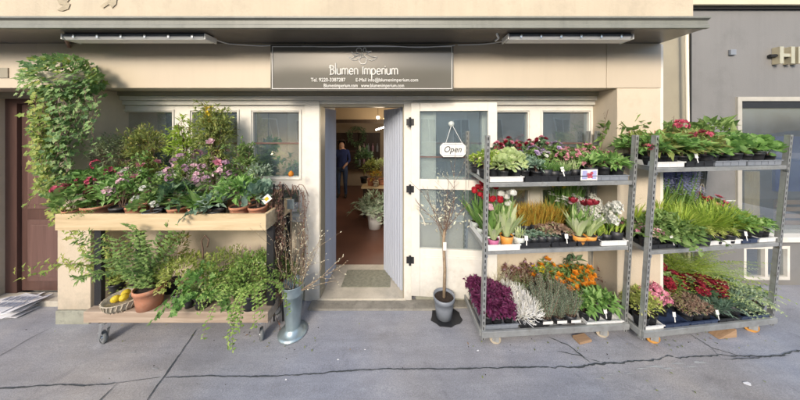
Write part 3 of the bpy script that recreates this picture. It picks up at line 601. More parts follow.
# ---------- Open plaque on the glass
YO = 2.33
op = thing('open_sign', 'small white plaque reading Open hung by a cord on the glazed door', 'sign', (0,0,0))
a, b, c, d = X(440,YO)+0.0, X(466,YO), Z(157,YO), Z(143,YO); ch = 0.035
g = G(); g.poly([Vector(p) for p in ((a+ch,YO,c),(b-ch,YO,c),(b,YO,c+ch),(b,YO,d-ch),(b-ch,YO,d),(a+ch,YO,d),(a,YO,d-ch),(a,YO,c+ch))], (0,0.01,0)); g.obj('plaque', M['signwhite'], op)
g = G(); q = 0.012; w = 0.003; 
for A, B in (((a+ch,c+q),(b-ch,c+q)),((a+ch,d-q),(b-ch,d-q)),((a+q,c+ch),(a+q,d-ch)),((b-q,c+ch),(b-q,d-ch))): g.tube([(A[0],YO-0.001,A[1]),(B[0],YO-0.001,B[1])],0.0018,n=4)
g.obj('border', M['blackmetal'], op)
text('Open', a+0.045, b-0.045, c+0.05, YO-0.003, 'blackmetal', op, 'lettering', 0.062, shear=0.3)
g = G(); kx, kz = X(451.5,YO), Z(124,YO); g.lathe([(0.001,-0.02),(0.028,-0.018),(0.03,0),(0.012,0.012),(0.001,0.016)], 14, (kx,YO,kz), Matrix.Rotation(R(90),3,'X')); g.obj('suction_cup', M['clearpot'], op, smooth=True)
g = G(); g.tube([(a+0.06,YO,d),(kx,YO-0.01,kz)],0.003,n=4); g.tube([(b-0.04,YO,d),(kx,YO-0.01,kz)],0.003,n=4); g.obj('cord', M['signwhite'], op)

# ---------- neighbouring grey building
YG = 2.70
nb = thing('neighbour_building', 'grey rendered building with a wide shop window at the right edge', 'building', (0,0,0))
def nx(name, mat, *boxes, bevel=0, label=None): return bx(name, mat, *boxes, parent=nb, bevel=bevel, label=label)
gx0 = X(688,YG)+0.02; wx0 = X(735.5,YG); wz1 = Z(97,YG); wz0 = Z(234,YG)
nx('wall', 'olive', (XR+0.0,gx0-0.005,YG,2.95,-0.05,3.27), label='beige-brown strip between the two buildings')
bw0, bw1, bz0, bz1 = X(744,YG), X(790,YG), Z(280,YG), Z(246,YG)
nx('wall', 'greywall', (gx0,wx0,YG,2.95,-0.05,3.27),(wx0,12,YG,2.95,wz1,3.27),(wx0,bw0,YG,2.95,-0.05,wz0-0.06),(bw1,12,YG,2.95,-0.05,wz0-0.06),(bw0,bw1,YG,2.95,bz1,wz0-0.06),(bw0,bw1,YG,2.95,-0.05,bz0))
nx('cornice', 'dark', (XR+0.004,12,YG-0.03,2.95,3.272,3.30)); nx('cornice', 'yellow_render', (XR+0.004,12,YG-0.07,2.95,3.302,3.36)); nx('upper_wall', 'yellow_render', (XR+0.004,12,YG-0.02,2.95,3.362,7))
nx('panel_joint', 'whiteplastic', (gx0,wx0,YG-0.003,YG-0.0005,Z(201,YG),Z(200.3,YG)))
nx('corner_strip', 'dark', (gx0-0.004,gx0+0.01,YG-0.012,YG-0.001,-0.04,3.265))
nx('window_sill', 'white', (wx0-0.03,12,YG-0.09,2.95,wz0-0.058,wz0), bevel=0.005)
sw = nx('shop_window', 'trim', (wx0,wx0+0.05,YG-0.02,YG+0.05,wz0,wz1-0.05),(wx0,12,YG-0.02,YG+0.05,wz1-0.05,wz1))
g = G(); g.box(wx0+0.05,12,YG+0.02,YG+0.026,wz0,wz1-0.05); g.obj('pane', M['shopglass'], sw)
g = G(); g.box(wx0+0.05,12,YG-0.005,YG+0.03,wz1-0.13,wz1-0.05); g.obj('blind_box', M['blackmetal'], sw)
cw = nx('cellar_window', 'white', (bw0,bw1,YG+0.0,YG+0.05,bz1-0.035,bz1),(bw0,bw1,YG+0.0,YG+0.05,bz0,bz0+0.035),(bw0,bw0+0.03,YG,YG+0.05,bz0+0.035,bz1-0.035),(bw1-0.03,bw1,YG,YG+0.05,bz0+0.035,bz1-0.035),(X(765,YG),X(768,YG),YG,YG+0.05,bz0+0.035,bz1-0.035))
g = G(); g.box(bw0+0.03,bw1-0.03,YG+0.03,YG+0.035,bz0+0.035,bz1-0.035); g.obj('pane', M['shopglass'], cw)
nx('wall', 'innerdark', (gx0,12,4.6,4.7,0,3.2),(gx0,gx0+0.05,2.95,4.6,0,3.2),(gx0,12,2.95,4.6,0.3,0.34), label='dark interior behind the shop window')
nx('display_panel', 'darkwood', (X(738,2.85),X(757,2.85),2.97,3.0,0.5,1.35)); 
M['bamboo'] = wood('pale_bamboo', (0.35,0.26,0.10), (0.55,0.44,0.20), 20, 2)
nx('display_panel', 'bamboo', (X(759,2.85),X(775,2.85),2.97,3.0,0.5,1.30), label='pale bamboo panel inside the shop window')
M['blue'] = paint('deep_blue', (0.02,0.04,0.22), 0.4, 0.2)
nx('display_panel', 'blue', (X(788,3.0),X(830,3.0),3.1,3.13,1.0,1.75), label='deep blue poster inside the shop window')
# slatted crate in that window
ct = thing('slatted_crate', 'pale slatted wooden crate inside the grey building shop window', 'crate', (X(797,3.0),3.0,0.50))
for i in range(5):
    g = G(); g.box(-0.28,0.28,-0.01,0.0,i*0.09,i*0.09+0.055); g.obj('slat', M['chock'], ct)
for xx in (-0.28,0.25):
    g = G(); g.box(xx,xx+0.03,0.001,0.02,0,0.42); g.obj('corner_post', M['chock'], ct)
# lit shop behind: raised letters and small junction box
hs = thing('raised_letters', 'large raised metal capital letters high on the grey wall at the right edge', 'sign', (0,0,0))
YH = YG-0.06; hz0, hz1 = Z(63.5,YH), Z(46.5,YH)
a, b = X(780,YH), X(796,YH); t = 0.045; zm = (hz0+hz1)/2
g = G(); g.box(a,a+t,YH,YG-0.002,hz0,hz1); g.box(b-t-0.01,b-0.01,YH,YG-0.002,hz0,hz1); g.box(a+t,b-t-0.01,YH+0.004,YG-0.002,zm-0.018,zm+0.018); g.obj('letter', M['gold'], hs)['label'] = 'letter H'
g = G(); g.box(b+0.03,b+0.03+t,YH,YG-0.002,hz0,hz1); g.obj('letter', M['gold'], hs)['label'] = 'letter I'
g = G(); g.tube([(a-0.06,YG-0.02,zm),(a,YG-0.03,zm)],0.02,n=6); g.obj('bracket', M['blackmetal'], hs)
g = G(); g.box(X(728,YG),X(733.5,YG),YG-0.025,YG-0.001,Z(55.5,YG),Z(50,YG)); tag(g.obj('junction_box', M['greyplastic'], bevel=0.004), 'small pale grey junction box on the grey wall', 'junction box')
g = G(); g.tube([(X(688.5,2.62),2.62,-0.02),(X(688.5,2.62),2.62,1.2),(X(686,2.62),2.62,3.26)],0.016,n=10); tag(g.obj('downpipe', M['pipe'], smooth=True), 'slim pale downpipe between the cream and grey buildings', 'pipe')
g = G(); g.tube([(XR+0.09,2.28,0.0),(XR+0.09,2.28,2.68)],0.012,n=8)
tag(g.obj('cable_conduit', M['chrome'], smooth=True), 'thin steel conduit on the right corner of the cream building', 'pipe')

# ---------- buildings across the street, seen only as reflections
def house(x0, x1, h, mat, label, n, seed):
    random.seed(seed)
    t = thing('street_building', label, 'building', ((x0+x1)/2,-13,-0.2), group='buildings across the street'); w = x1-x0; d = w/2
    g = G(); g.box(-d,d,-8,0,0,h); g.obj('wall', M[mat], t)
    g = G(); g.box(-d-0.1,d+0.1,-8.2,0.25,h,h+0.3); g.obj('roof', M['brown_in'], t)
    for k in range(n):
        for fl in range(2):
            x = -d+(k+0.5)*w/n; z = 0.9+fl*3.1
            f = G(); f.box(x-0.62,x+0.62,0.001,0.06,z,z+1.9); fo = f.obj('window', M['white'], t)
            p = G(); p.box(x-0.54,x-0.03,0.061,0.07,z+0.08,z+1.82); p.box(x+0.03,x+0.54,0.061,0.07,z+0.08,z+1.82); p.obj('pane', M['innerdark'], fo)
house(-24,-9,6.0,'greywall','grey house across the street, reflected in the left windows',6,1)
house(-8.9,3.5,6.2,'yellow_render','pale yellow house across the street, reflected in the middle windows',5,2)
house(3.6,22,6.0,'cream','long cream house across the street, reflected in the right shop window',7,3)
# ------------------------------------------------------------------ plant trolleys (racks)
def post_mat():
    m = M['alu'].copy(); m.name = 'perforated_galvanised_post'; t = m.node_tree; L = t.links.new; b = t.nodes['Principled BSDF']
    tc = t.nodes.new('ShaderNodeTexCoord'); sx = t.nodes.new('ShaderNodeSeparateXYZ'); L(tc.outputs['Object'], sx.inputs[0])
    def mth(op, a, v=None):
        n = N(t, 'ShaderNodeMath', operation=op); L(a, n.inputs[0])
        if v is not None: n.inputs[1].default_value = v
        return n.outputs[0]
    fz = mth('LESS_THAN', mth('FRACT', mth('MULTIPLY', sx.outputs[2], 20.0)), 0.55)
    fx = mth('LESS_THAN', mth('ABSOLUTE', sx.outputs[0]), 0.0045)
    mm = N(t, 'ShaderNodeMath', operation='MULTIPLY'); L(fz, mm.inputs[0]); L(fx, mm.inputs[1])
    src = b.inputs['Base Color'].links[0].from_socket
    mx = N(t, 'ShaderNodeMix', data_type='RGBA'); L(mm.outputs[0], mx.inputs[0]); L(src, mx.inputs[6]); mx.inputs[7].default_value = (0.03,0.03,0.03,1)
    L(mx.outputs[2], b.inputs['Base Color']); return m
M['post'] = post_mat()
def castor(parent, x, y, z, wheelmat, r=0.045, rz=0.3):
    c = bpy.data.objects.new('castor', None); C.objects.link(c); c.parent = parent; c.location = (x, y, z); c.rotation_euler = (0,0,rz)
    g = G(); g.lathe([(0.001,0),(0.035,0),(0.035,-0.012),(0.001,-0.012)], 14)
    zt = -0.012; zb = -(0.10-r)
    for s in (-1,1): g.box(s*0.022-0.002, s*0.022+0.002, -0.022, 0.03, -0.10+r-0.012, zt)
    g.obj('fork', M['alu'], c)
    g = G(); MM = Matrix.Rotation(R(90), 3, 'Y'); g.lathe([(0.004,-0.017),(r*0.45,-0.016),(r*0.5,-0.010),(r*0.85,-0.012),(r,-0.008),(r,0.008),(r*0.85,0.012),(r*0.5,0.010),(r*0.45,0.016),(0.004,0.017)], 20, (0,0.006,-0.10+r), MM)
    g.obj('wheel', M[wheelmat], c, smooth=False)
    return c
class Rack:
    def __init__(s, x, y, z, yaw, lean, W, D, H, shelves, label, wheelmats):
        s.O = Vector((x, y, z)); s.E = Euler((lean, 0, yaw)); s.Mx = Matrix.Translation(s.O) @ s.E.to_matrix().to_4x4(); s.W, s.D = W, D; s.lean = lean; s.yaw = yaw
        t = s.t = thing('plant_trolley', label, 'rack', s.O, s.E, group='metal plant trolleys on the pavement'); p = 0.016
        for u in (0, W):
            for v in (0, D):
                g = G(); hh = H/2
                for bb in ((-p,p,-p if v == 0 else p-0.003,-p+0.003 if v == 0 else p,-hh,hh),(-p,-p+0.003,-p,p,-hh,hh),(p-0.003,p,-p,p,-hh,hh)): g.box(*bb)
                o = g.obj('post', M['post'], t); o.location = (u, v, hh)
        g = G(); q = 0.02
        g.box(-q,W+q,-q-0.012,-q+0.01,0.03,0.085); g.box(-q,W+q,D+q-0.01,D+q+0.012,0.03,0.085); g.box(-q-0.012,-q+0.006,-q+0.01,D+q-0.01,0.03,0.085); g.box(W+q-0.006,W+q+0.012,-q+0.01,D+q-0.01,0.03,0.085); g.box(0.02,W-0.02,0.02,D-0.02,0.05,0.068)
        g.obj('base_frame', M['alu'], t, bevel=0.004)
        for zz in shelves:
            g = G(); a = 0.018
            g.box(a,W-a,-0.014,0.006,zz-0.028,zz+0.006); g.box(a,W-a,D-0.006,D+0.014,zz-0.028,zz+0.006); g.box(a,a+0.012,0.006,D-0.006,zz-0.028,zz+0.006); g.box(W-a-0.012,W-a,0.006,D-0.006,zz-0.028,zz+0.006); g.box(a+0.012,W-a-0.012,0.006,D-0.006,zz-0.012,zz-0.002)
            o = g.obj('shelf', M['alu'], t, bevel=0.002)
            g = G()
            for uu in (a-0.012, W-a):
                for vv in (-0.016, D-0.006): g.box(uu,uu+0.012,vv-0.004,vv+0.018,zz-0.05,zz-0.029)
            g.obj('hook', M['chrome'], o)
        for (u, v), wm in zip(((0.12,0.0),(W-0.20,0.0),(0.12,D-0.05),(W-0.13,D-0.05)), wheelmats): castor(t, u, v, 0.032+(0.012 if v < .2 else -0.001), wm, 0.048, random.uniform(0.1,1.3))
    def at(s, u, v, w): return s.Mx @ Vector((u, v, w))
LEAN = R(3.2)
random.seed(2)
YR1 = 1.985
z0 = gz(YR1)+0.055
rk1 = Rack(X(482.5,YR1), YR1, z0, R(3.5), LEAN, 1.315, 0.46, 1.78, (0.79,1.375), 'left-hand galvanised plant trolley with tulips and narcissi on its middle shelf', ('nylon',)*4)
YR2 = 1.985
rk2 = Rack(X(641.5,YR2), YR2, gz(YR2)+0.055, R(6.0), LEAN, 1.36, 0.50, 1.78, (0.79,1.50), 'right-hand galvanised plant trolley with hellebores on its top shelf', ('orangewheel',)*4)
def chock(x, y, w, d, h, rz, label, m='chock'):
    g = G(); g.poly([Vector((-w/2,-d/2,0)),Vector((w/2,-d/2,0)),Vector((w/2,-d/2,h))], (0,d,0)) if label.startswith('wedge') or 'wedge' in label else g.box(-w/2,w/2,-d/2,d/2,0,h)
    o = g.obj('wooden_chock', M[m], bevel=0.002); o.location = (x, y, gz(y)+0.002); o.rotation_euler = (0,0,rz); tag(o, label, 'chock'); return o
p = gp(582,340); chock(p.x, p.y, 0.13, 0.07, 0.02, 0.2, 'thin wooden block beside the wheel of the left-hand trolley')
p = gp(722,335); chock(p.x, p.y, 0.19, 0.07, 0.07, 0.1, 'brown wooden wedge under the right-hand trolley')

# ------------------------------------------------------------------ plant library
CACHE = {}
def bush(g, n, Rr, H, L, W, z0=0.0, kind='leaf', flat=0.5, up=0.4, seed=0, shell=0.55, bend=0.25):
    for i in range(n):
        d = rdir(); 
        if d.z < -0.35: d.z = -d.z
        r = shell+(1-shell)*random.random()**0.6
        lump = 1+0.22*math.sin(d.x*5+seed)*math.cos(d.y*4+seed*1.7)+0.12*math.sin(d.z*7+seed)
        p = Vector((d.x*Rr*r*lump, d.y*Rr*r*lump, z0+H*0.5+d.z*H*0.5*r*lump)); out = (d+rdir()*0.8+Vector((0,0,up))).normalized(); nn = (Vector((0,0,1))+d*0.6+rdir()*0.5).normalized(); k = random.uniform(0.7,1.2)
        if kind == 'leaf': g.leaf(p, out, nn, L*k, W*k, bend)
        elif kind == 'round': g.round_leaf(p, out, nn, L*k*0.5)
        elif kind == 'ivy': g.ivy_leaf(p, out, nn, L*k)
        elif kind == 'blade': g.blade(p, out, L*k, W*k, 0.4, 3)
def stems(g, n, Rr, H, z0=0, r=0.0025):
    for i in range(n):
        a = random.random()*6.28; rr = Rr*random.uniform(0.2,0.75); e = Vector((math.cos(a)*rr, math.sin(a)*rr, z0+H*random.uniform(0.5,0.85)))
        m = Vector((e.x*0.3, e.y*0.3, z0+(e.z-z0)*0.55)); g.tube([(random.uniform(-.01,.01),random.uniform(-.01,.01),z0-0.01), m, e], r, r*0.5, n=4, cap=False)
def frond(g, b, d, L, pl, pw, bend=0.9, n=14):
    h = Vector((d.x, d.y, 0)); h = h.normalized() if h.length > 1e-3 else Vector((1,0,0)); p = Vector(b); dd = d.normalized(); pts = [p.copy()]
    for i in range(n):
        t = i/n; dd = (dd+(h*0.3-Vector((0,0,1)))*bend/n).normalized(); p = p+dd*L/n; pts.append(p.copy())
        s = dd.cross(Vector((0,0,1))); s = s.normalized() if s.length > 1e-3 else Vector((1,0,0)); k = math.sin(math.pi*min(1,0.15+t*0.85))**0.6
        for q in (-1,1): g.leaf(p, (s*q+dd*0.45+jit(0.12)).normalized(), Vector((0,0,1)), pl*k*random.uniform(.8,1.15), pw, 0.2, 0.1)
    g.tube(pts, 0.0018, 0.0008, n=3, cap=False)
def petals(g, c, ax, n, L, W, open_=0.5, bend=-0.1):
    a = ax.orthogonal().normalized(); b = ax.cross(a); o = random.random()*6.28
    for i in range(n):
        t = o+2*math.pi*i/n; s = a*math.cos(t)+b*math.sin(t); d = (s*open_+ax*(1-open_)).normalized(); g.leaf(c, d, -s if open_ < 0.5 else ax, L*random.uniform(.85,1.1), W, bend, 0.2)
def rosebloom(g, c, ax, r):
    for op, k in ((0.85,1.0),(0.62,0.8),(0.35,0.6)): petals(g, c, ax, 5 if op > .5 else 4, r*k, r*0.9*k, op, -0.25)
def umbel(g, c, ax, r, n, s):
    for i in range(n):
        d = (rdir()+ax*0.7).normalized(); q = c+d*r*random.uniform(.75,1.0); petals(g, q, (d+rdir()*0.3).normalized(), 4, s, s*0.8, 0.8)
def pot(g, r, h, taper=0.75, rim=True, n=20):
    pr = [(0.001,0),(r*taper,0),(r*(taper+1)/2*0.98,h*0.5)]+([(r*0.94,h*0.80),(r*1.0,h*0.81),(r*1.02,h),(r*0.94,h)] if rim else [(r,h),(r*0.95,h)])+[(r*0.90,h*0.86)]
    g.lathe(pr, n)
def soil(r, h):
    g = G(); g.lathe([(0.001,h*0.9),(r*0.5,h*0.915),(r*0.93,h*0.87)], 14); return g
def proto(key, fn, nvar=2):
    """fn(variant) -> list of (part name, mesh, [sub parts], offset)"""
    if key not in CACHE:
        vs = []
        for i in range(nvar): random.seed(hash_(key)+i*101); vs.append(fn())
        CACHE[key] = vs
    return CACHE[key]
def hash_(s): return sum((i+1)*ord(c) for i, c in enumerate(s))
COUNT = {}
def put(key, name, label, cat, loc, fn, nvar=2, s=1.0, rz=None, tilt=(0,0), group=None, sz=None):
    vs = proto(key, fn, nvar); k = COUNT.get(key, 0); COUNT[key] = k+1; random.seed(hash_(key)*7+k*13+1)
    parts = vs[k % len(vs)]; rz = random.random()*6.28 if rz is None else rz
    t = thing(name, label, cat, loc, (tilt[0], tilt[1], rz), group); s_ = s*random.uniform(0.87,1.12); t.scale = (s_, s_, s_*(sz or 1)*random.uniform(0.88,1.12))
    for pn, me, subs, off in parts:
        o = bpy.data.objects.new(pn, me); C.objects.link(o); o.parent = t; o.location = off or (0,0,0)
        for sn, sme in subs:
            q = bpy.data.objects.new(sn, sme); C.objects.link(q); q.parent = o
    return t
# each kind: pots are optional (trays hide them)
def with_pot(r, h, potmat, parts, rim=True, taper=0.78):
    g = G(); pot(g, r, h, taper, rim); out = [('pot', g.mesh('pot', M[potmat], True), [('soil', soil(r, h).mesh('soil', M['soil']))], None)]
    return out+parts
def fl_parts(lst, name, mat, builder):
    """every bloom is a mesh of its own"""
    out = []
    for c, ax in lst:
        g = G(); builder(g, Vector((0,0,0)), ax); out.append((name, g.mesh(name, M[mat]), [], tuple(c)))
    return out
def dome_pts(n, Rr, z, H, spread=1.0, mind=0.0):
    out = []
    for _ in range(n*30):
        if len(out) == n: break
        d = rdir(); d.z = abs(d.z)*0.9+0.15; d.normalize(); c = Vector((d.x*Rr*spread, d.y*Rr*spread, z+d.z*H))
        if all((c-o[0]).length > mind for o in out): out.append((c, (d+Vector((0,-0.25,0.4))).normalized()))
    return out
def k_leafy(mat, Rr, H, L, W, n, r=0.05, h=0.085, potmat='blackplastic', kind='leaf', blooms=None, rim=True, up=0.4, z0=None, stemn=8):
    def f():
        g = G(); b = h*0.85 if z0 is None else z0; bush(g, n, Rr, H, L, W, b, kind, seed=random.random()*6, up=up); st = G(); stems(st, stemn, Rr, H, b)
        ps = [('foliage', g.mesh('foliage', M[mat]), [], None), ('stems', st.mesh('stems', M['twig']), [], None)]
        if blooms:
            for (bn, bm, cnt, fn, mind) in blooms: ps += fl_parts(dome_pts(cnt, Rr*0.98, b+H*0.52, H*0.62, 1.0, mind), bn, bm, fn)
        return with_pot(r, h, potmat, ps, rim)
    return f
def k_tulip(leafm, headm, nh=4, H=0.26, potmat='clearpot', r=0.05, h=0.08, open_=False, n_bl=14):
    def f():
        g = G(); s = G(); heads = []
        for i in range(n_bl):
            a = random.random()*6.28; g.blade((math.cos(a)*0.015, math.sin(a)*0.015, h*0.8), Vector((math.cos(a)*0.35, math.sin(a)*0.35, 1)), H*random.uniform(.65,.95), 0.036, random.uniform(0.1,0.6), 5, fold=0.0)
        for i in range(nh):
            a = random.random()*6.28; e = Vector((math.cos(a)*random.uniform(.02,.07), math.sin(a)*random.uniform(.02,.07), h*0.8+H*random.uniform(.88,1.05))); s.tube([(e.x*.2,e.y*.2,h*.8),(e.x*.6,e.y*.6,e.z*.6),e], 0.0035, n=5, cap=False)
            heads.append((e, Vector((e.x, e.y, 0.6)).normalized()))
        def head(g, c, ax):
            for k, (w, op) in enumerate(((0.034,0.30),(0.03,0.18))):
                a = ax.orthogonal().normalized(); b = ax.cross(a)
                for i in range(3):
                    t = 2*math.pi*(i+0.5*k)/3; q = a*math.cos(t)+b*math.sin(t); tt = b*math.cos(t)-a*math.sin(t)
                    oo = 0.9 if open_ else 0.25; L = 0.052
                    p0 = c; p1 = c+ax*L*.35+q*0.021; p2 = c+ax*L*.75+q*(0.02+oo*0.012); p3 = c+ax*L+q*(0.008+oo*0.02)
                    g.add([p0, p1+tt*.016, p1-tt*.016, p2+tt*.013, p2-tt*.013, p3], [(0,1,2),(1,3,4,2),(3,5,4)])
        return with_pot(r, h, potmat, [('foliage', g.mesh('foliage', M[leafm]), [], None), ('stems', s.mesh('stems', M['g_bright']), [], None)]+fl_parts(heads, 'tulip_head', headm, head), rim=False)
    return f
def k_grass(mat, n, H, spread, w=0.004, bend=0.5, r=0.05, h=0.08, potmat='blackplastic', tops=None, Rb=0.04):
    def f():
        g = G()
        for i in range(n):
            a = random.random()*6.28; rr = Rb*random.random()**.5; d = Vector((math.cos(a)*spread*random.random(), math.sin(a)*spread*random.random(), 1)); g.blade((math.cos(a)*rr, math.sin(a)*rr, h*.85), d, H*random.uniform(.6,1.1), w, bend*random.uniform(.4,1.4), 4)
        ps = [('foliage', g.mesh('foliage', M[mat]), [], None)]
        if tops:
            tn, tm, cnt, fn = tops; s = G(); L = []
            for i in range(cnt):
                a = random.random()*6.28; rr = Rb*random.random(); e = Vector((math.cos(a)*rr*2, math.sin(a)*rr*2, h*.85+H*random.uniform(.9,1.25))); s.tube([(e.x*.3,e.y*.3,h*.8), (e.x*.7,e.y*.7,e.z*.6), e], 0.0028, n=4, cap=False); L.append((e, Vector((e.x*2,e.y*2-0.05,1)).normalized()))
            ps += [('stems', s.mesh('stems', M['g_bright']), [], None)]+fl_parts(L, tn, tm, fn)
        return with_pot(r, h, potmat, ps, rim=False)
    return f
def hyac(g, c, ax):
    for i in range(26):
        t = i/26; a = i*2.4; q = Vector((math.cos(a), math.sin(a), 0.1)); p = c+Vector((0,0,-0.035+0.075*t))+q*0.026*math.sin(math.pi*(.15+.8*t))+jit(.005); petals(g, p, (q+jit(.5)).normalized(), 5, 0.018, 0.011, 0.75)
def muscari(g, c, ax):
    for i in range(22):
        t = i/22; a = i*2.4; q = Vector((math.cos(a), math.sin(a), -0.1)); p = c+ax*(-0.035+0.07*t)+q*0.008*(1-0.5*t); g.leaf(p, (q+Vector((0,0,.3))).normalized(), Vector((0,0,1)), 0.018, 0.014, 0.1)
def daff(g, c, ax):
    ax = (ax*0.5+Vector((0,-0.8,0.2))).normalized(); petals(g, c, ax, 6, 0.030, 0.02, 0.92); a = ax.orthogonal().normalized(); b = ax.cross(a); vs = []
    for k, (rr, dd) in enumerate(((0.007,0.0),(0.009,0.016),(0.013,0.02))):
        for j in range(8): t = j*math.pi/4; vs.append(c+ax*dd+(a*math.cos(t)+b*math.sin(t))*rr)
    g.add(vs, [(k*8+j, k*8+(j+1)%8, k*8+8+(j+1)%8, k*8+8+j) for k in (0,1) for j in range(8)])
def narc(g, c, ax):
    for i in range(6): petals(g, c+jit(0.016), (ax+rdir()*0.6).normalized(), 6, 0.017, 0.012, 0.85)
def small5(g, c, ax): petals(g, c, ax, 5, 0.016, 0.015, 0.85)
def prim(g, c, ax): petals(g, c, ax, 5, 0.028, 0.029, 0.85); petals(g, c+ax*.006, ax, 5, 0.016, 0.016, 0.6)
def ran(g, c, ax): rosebloom(g, c, ax, 0.040)
def bigrose(g, c, ax): rosebloom(g, c, ax, 0.044)
def kal(g, c, ax): umbel(g, c, ax, 0.046, 40, 0.017)
def ger(g, c, ax): umbel(g, c, ax, 0.030, 12, 0.018)
def mum(g, c, ax):
    for op in (0.9,0.7,0.5,0.25): petals(g, c, ax, 12, 0.036*(0.5+op*.5), 0.011, op, -0.1)
def k_trailing(mat, n_str, L, spread, leafL, kind='ivy', r=0.05, h=0.085, potmat='blackplastic', rise=0.5, step=0.03, front=0.0, top=60, topH=0.10, wl=0.5, topR=0.10):
    def f():
        g = G(); s = G()
        for i in range(n_str):
            a = random.random()*6.28; 
            if front and random.random() < front: a = -math.pi/2+random.uniform(-1.1,1.1)
            d = Vector((math.cos(a)*spread, math.sin(a)*spread, rise)).normalized(); p = Vector((math.cos(a)*r*.6, math.sin(a)*r*.6, h)); pts = [p.copy()]; LL = L*random.uniform(.4,1.1); t = 0
            while t < LL:
                d = (d+Vector((0,0,-0.16))+jit(0.09)).normalized(); p = p+d*step; t += step; pts.append(p.copy())
                for q in range(2):
                    ld = (Vector((d.y,-d.x,0))*(1 if q else -1)+d*0.4+jit(0.5)+Vector((0,-.2,0.1))).normalized(); k = random.uniform(.7,1.15)
                    nn = (Vector((math.cos(a), math.sin(a), 0.6))+jit(0.5)).normalized()
                    if kind == 'ivy': g.ivy_leaf(p, ld, nn, leafL*k)
                    elif kind == 'leaf': g.leaf(p, ld, nn, leafL*k, leafL*k*wl, 0.2)
                    else: g.round_leaf(p, ld, nn, leafL*k*.5)
            s.tube(pts, 0.0018, 0.001, n=3, cap=False)
        bush(g, top, topR, topH, leafL, leafL*wl, h*.8, kind if kind != 'round' else 'round')
        return with_pot(r, h, potmat, [('foliage', g.mesh('foliage', M[mat]), [], None), ('stems', s.mesh('stems', M['twig']), [], None)])
    return f
def k_spikes(mat, n, H, Rr, leafL, leafW, per=26, r=0.05, h=0.09, potmat='blackplastic', lean=0.35, tops=None):
    def f():
        g = G(); s = G(); tp = []
        for i in range(n):
            a = random.random()*6.28; rr = Rr*random.random()**.5; LL = H*random.uniform(.7,1.1); d = Vector((math.cos(a)*lean*random.random(), math.sin(a)*lean*random.random(), 1)).normalized(); b = Vector((math.cos(a)*rr*.6, math.sin(a)*rr*.6, h*.8)); e = b+d*LL; s.tube([b, e], 0.002, 0.001, n=3, cap=False)
            for k in range(per):
                t = 0.12+0.88*k/per; aa = k*2.4; q = Vector((math.cos(aa), math.sin(aa), 0.7)).normalized(); g.leaf(b+d*LL*t, q, Vector((0,0,1)), leafL*(1.1-.5*t), leafW, 0.1, 0.1)
            tp.append(e)
        ps = [('foliage', g.mesh('foliage', M[mat]), [], None), ('stems', s.mesh('stems', M['twig']), [], None)]
        if tops: ps += [(tops[0], q, [], tuple(e)) for e in tp[:tops[2]] for q in [spike_mesh(tops[1])]]
        return with_pot(r, h, potmat, ps, rim=False)
    return f
def spike_mesh(mat):
    g = G()
    for i in range(30):
        t = i/30; a = i*2.4; q = Vector((math.cos(a), math.sin(a), 0.3)); g.leaf(Vector((0,0,-0.03+0.09*t)), q, Vector((0,0,1)), 0.012*(1-.5*t), 0.008, 0)
    return g.mesh('flower_spike', M[mat])
def k_rosette(mat, L, W, n, r=0.045, h=0.07, potmat='blackplastic'):
    def f():
        g = G()
        for i in range(n):
            a = i*2.4; el = 0.15+1.2*i/n; g.leaf(Vector((0,0,h*.85)), Vector((math.cos(a)*math.cos(el), math.sin(a)*math.cos(el), math.sin(el))), Vector((0,0,1)), L*(1.1-.5*i/n), W, 0.15)
        return with_pot(r, h, potmat, [('foliage', g.mesh('foliage', M[mat]), [], None)], rim=False)
    return f
def k_wire(mat, n, Rr, H, r=0.05, h=0.08, th=0.003):        # tangled wiry cushion (silver bush)
    def f():
        g = G()
        for i in range(n):
            d = rdir(); d.z = abs(d.z)+0.15; d.normalize(); p = Vector((d.x*.012, d.y*.012, h*.7)); pts = [p.copy()]
            for k in range(6): d = (d+jit(0.38)).normalized(); d.z = max(d.z, 0.0); p = p+Vector((d.x*Rr, d.y*Rr, d.z*H))/5.2; pts.append(p.copy())
            g.tube(pts, th, th*.6, n=3, cap=False)
        return with_pot(r, h, 'blackplastic', [('foliage', g.mesh('foliage', M[mat]), [], None)], rim=False)
    return f
def k_fern(mat, n, L, pl, pw, r=0.05, h=0.09, potmat='blackplastic', el=(0.5,1.3), bend=1.2, nseg=16):
    def f():
        g = G()
        for i in range(n):
            a = random.random()*6.28; e = random.uniform(*el); frond(g, (0,0,h*.85), Vector((math.cos(a)*math.cos(e), math.sin(a)*math.cos(e), math.sin(e))), L*random.uniform(.65,1.1), pl, pw, bend, nseg)
        return with_pot(r, h, potmat, [('foliage', g.mesh('foliage', M[mat]), [], None)])
    return f
# trays
def tray(loc, rot, w, d, h, mat, label, group=None, cells=True):
    g = G(); t = 0.004
    g.box(0,w,0,d,0,t); g.box(0,w,0,t,t,h); g.box(0,w,d-t,d,t,h); g.box(0,t,t,d-t,t,h); g.box(w-t,w,t,d-t,t,h)
    g.box(-0.006,w+0.006,-0.008,0,h-0.006,h+0.001)
    for i in range(1, max(2, int(w/0.07))): x = i*w/max(2, int(w/0.07)); g.box(x-0.004,x+0.004,-0.004,0,0.008,h-0.008)
    o = g.obj('plant_tray', M[mat]); o.location = loc; o.rotation_euler = rot; return tag(o, label, 'tray', group)
def rtray(rk, w, u, v, ww, d, mat, label, h=0.045, group=None): return tray(rk.at(u, v, w+0.004), rk.E, ww, d, h, mat, label, group)
def rput(rk, w, u, v, key, name, label, cat, fn, lift=0.010, **kw): return put(key, name, label, cat, rk.at(u, v, w+lift), fn, **kw)
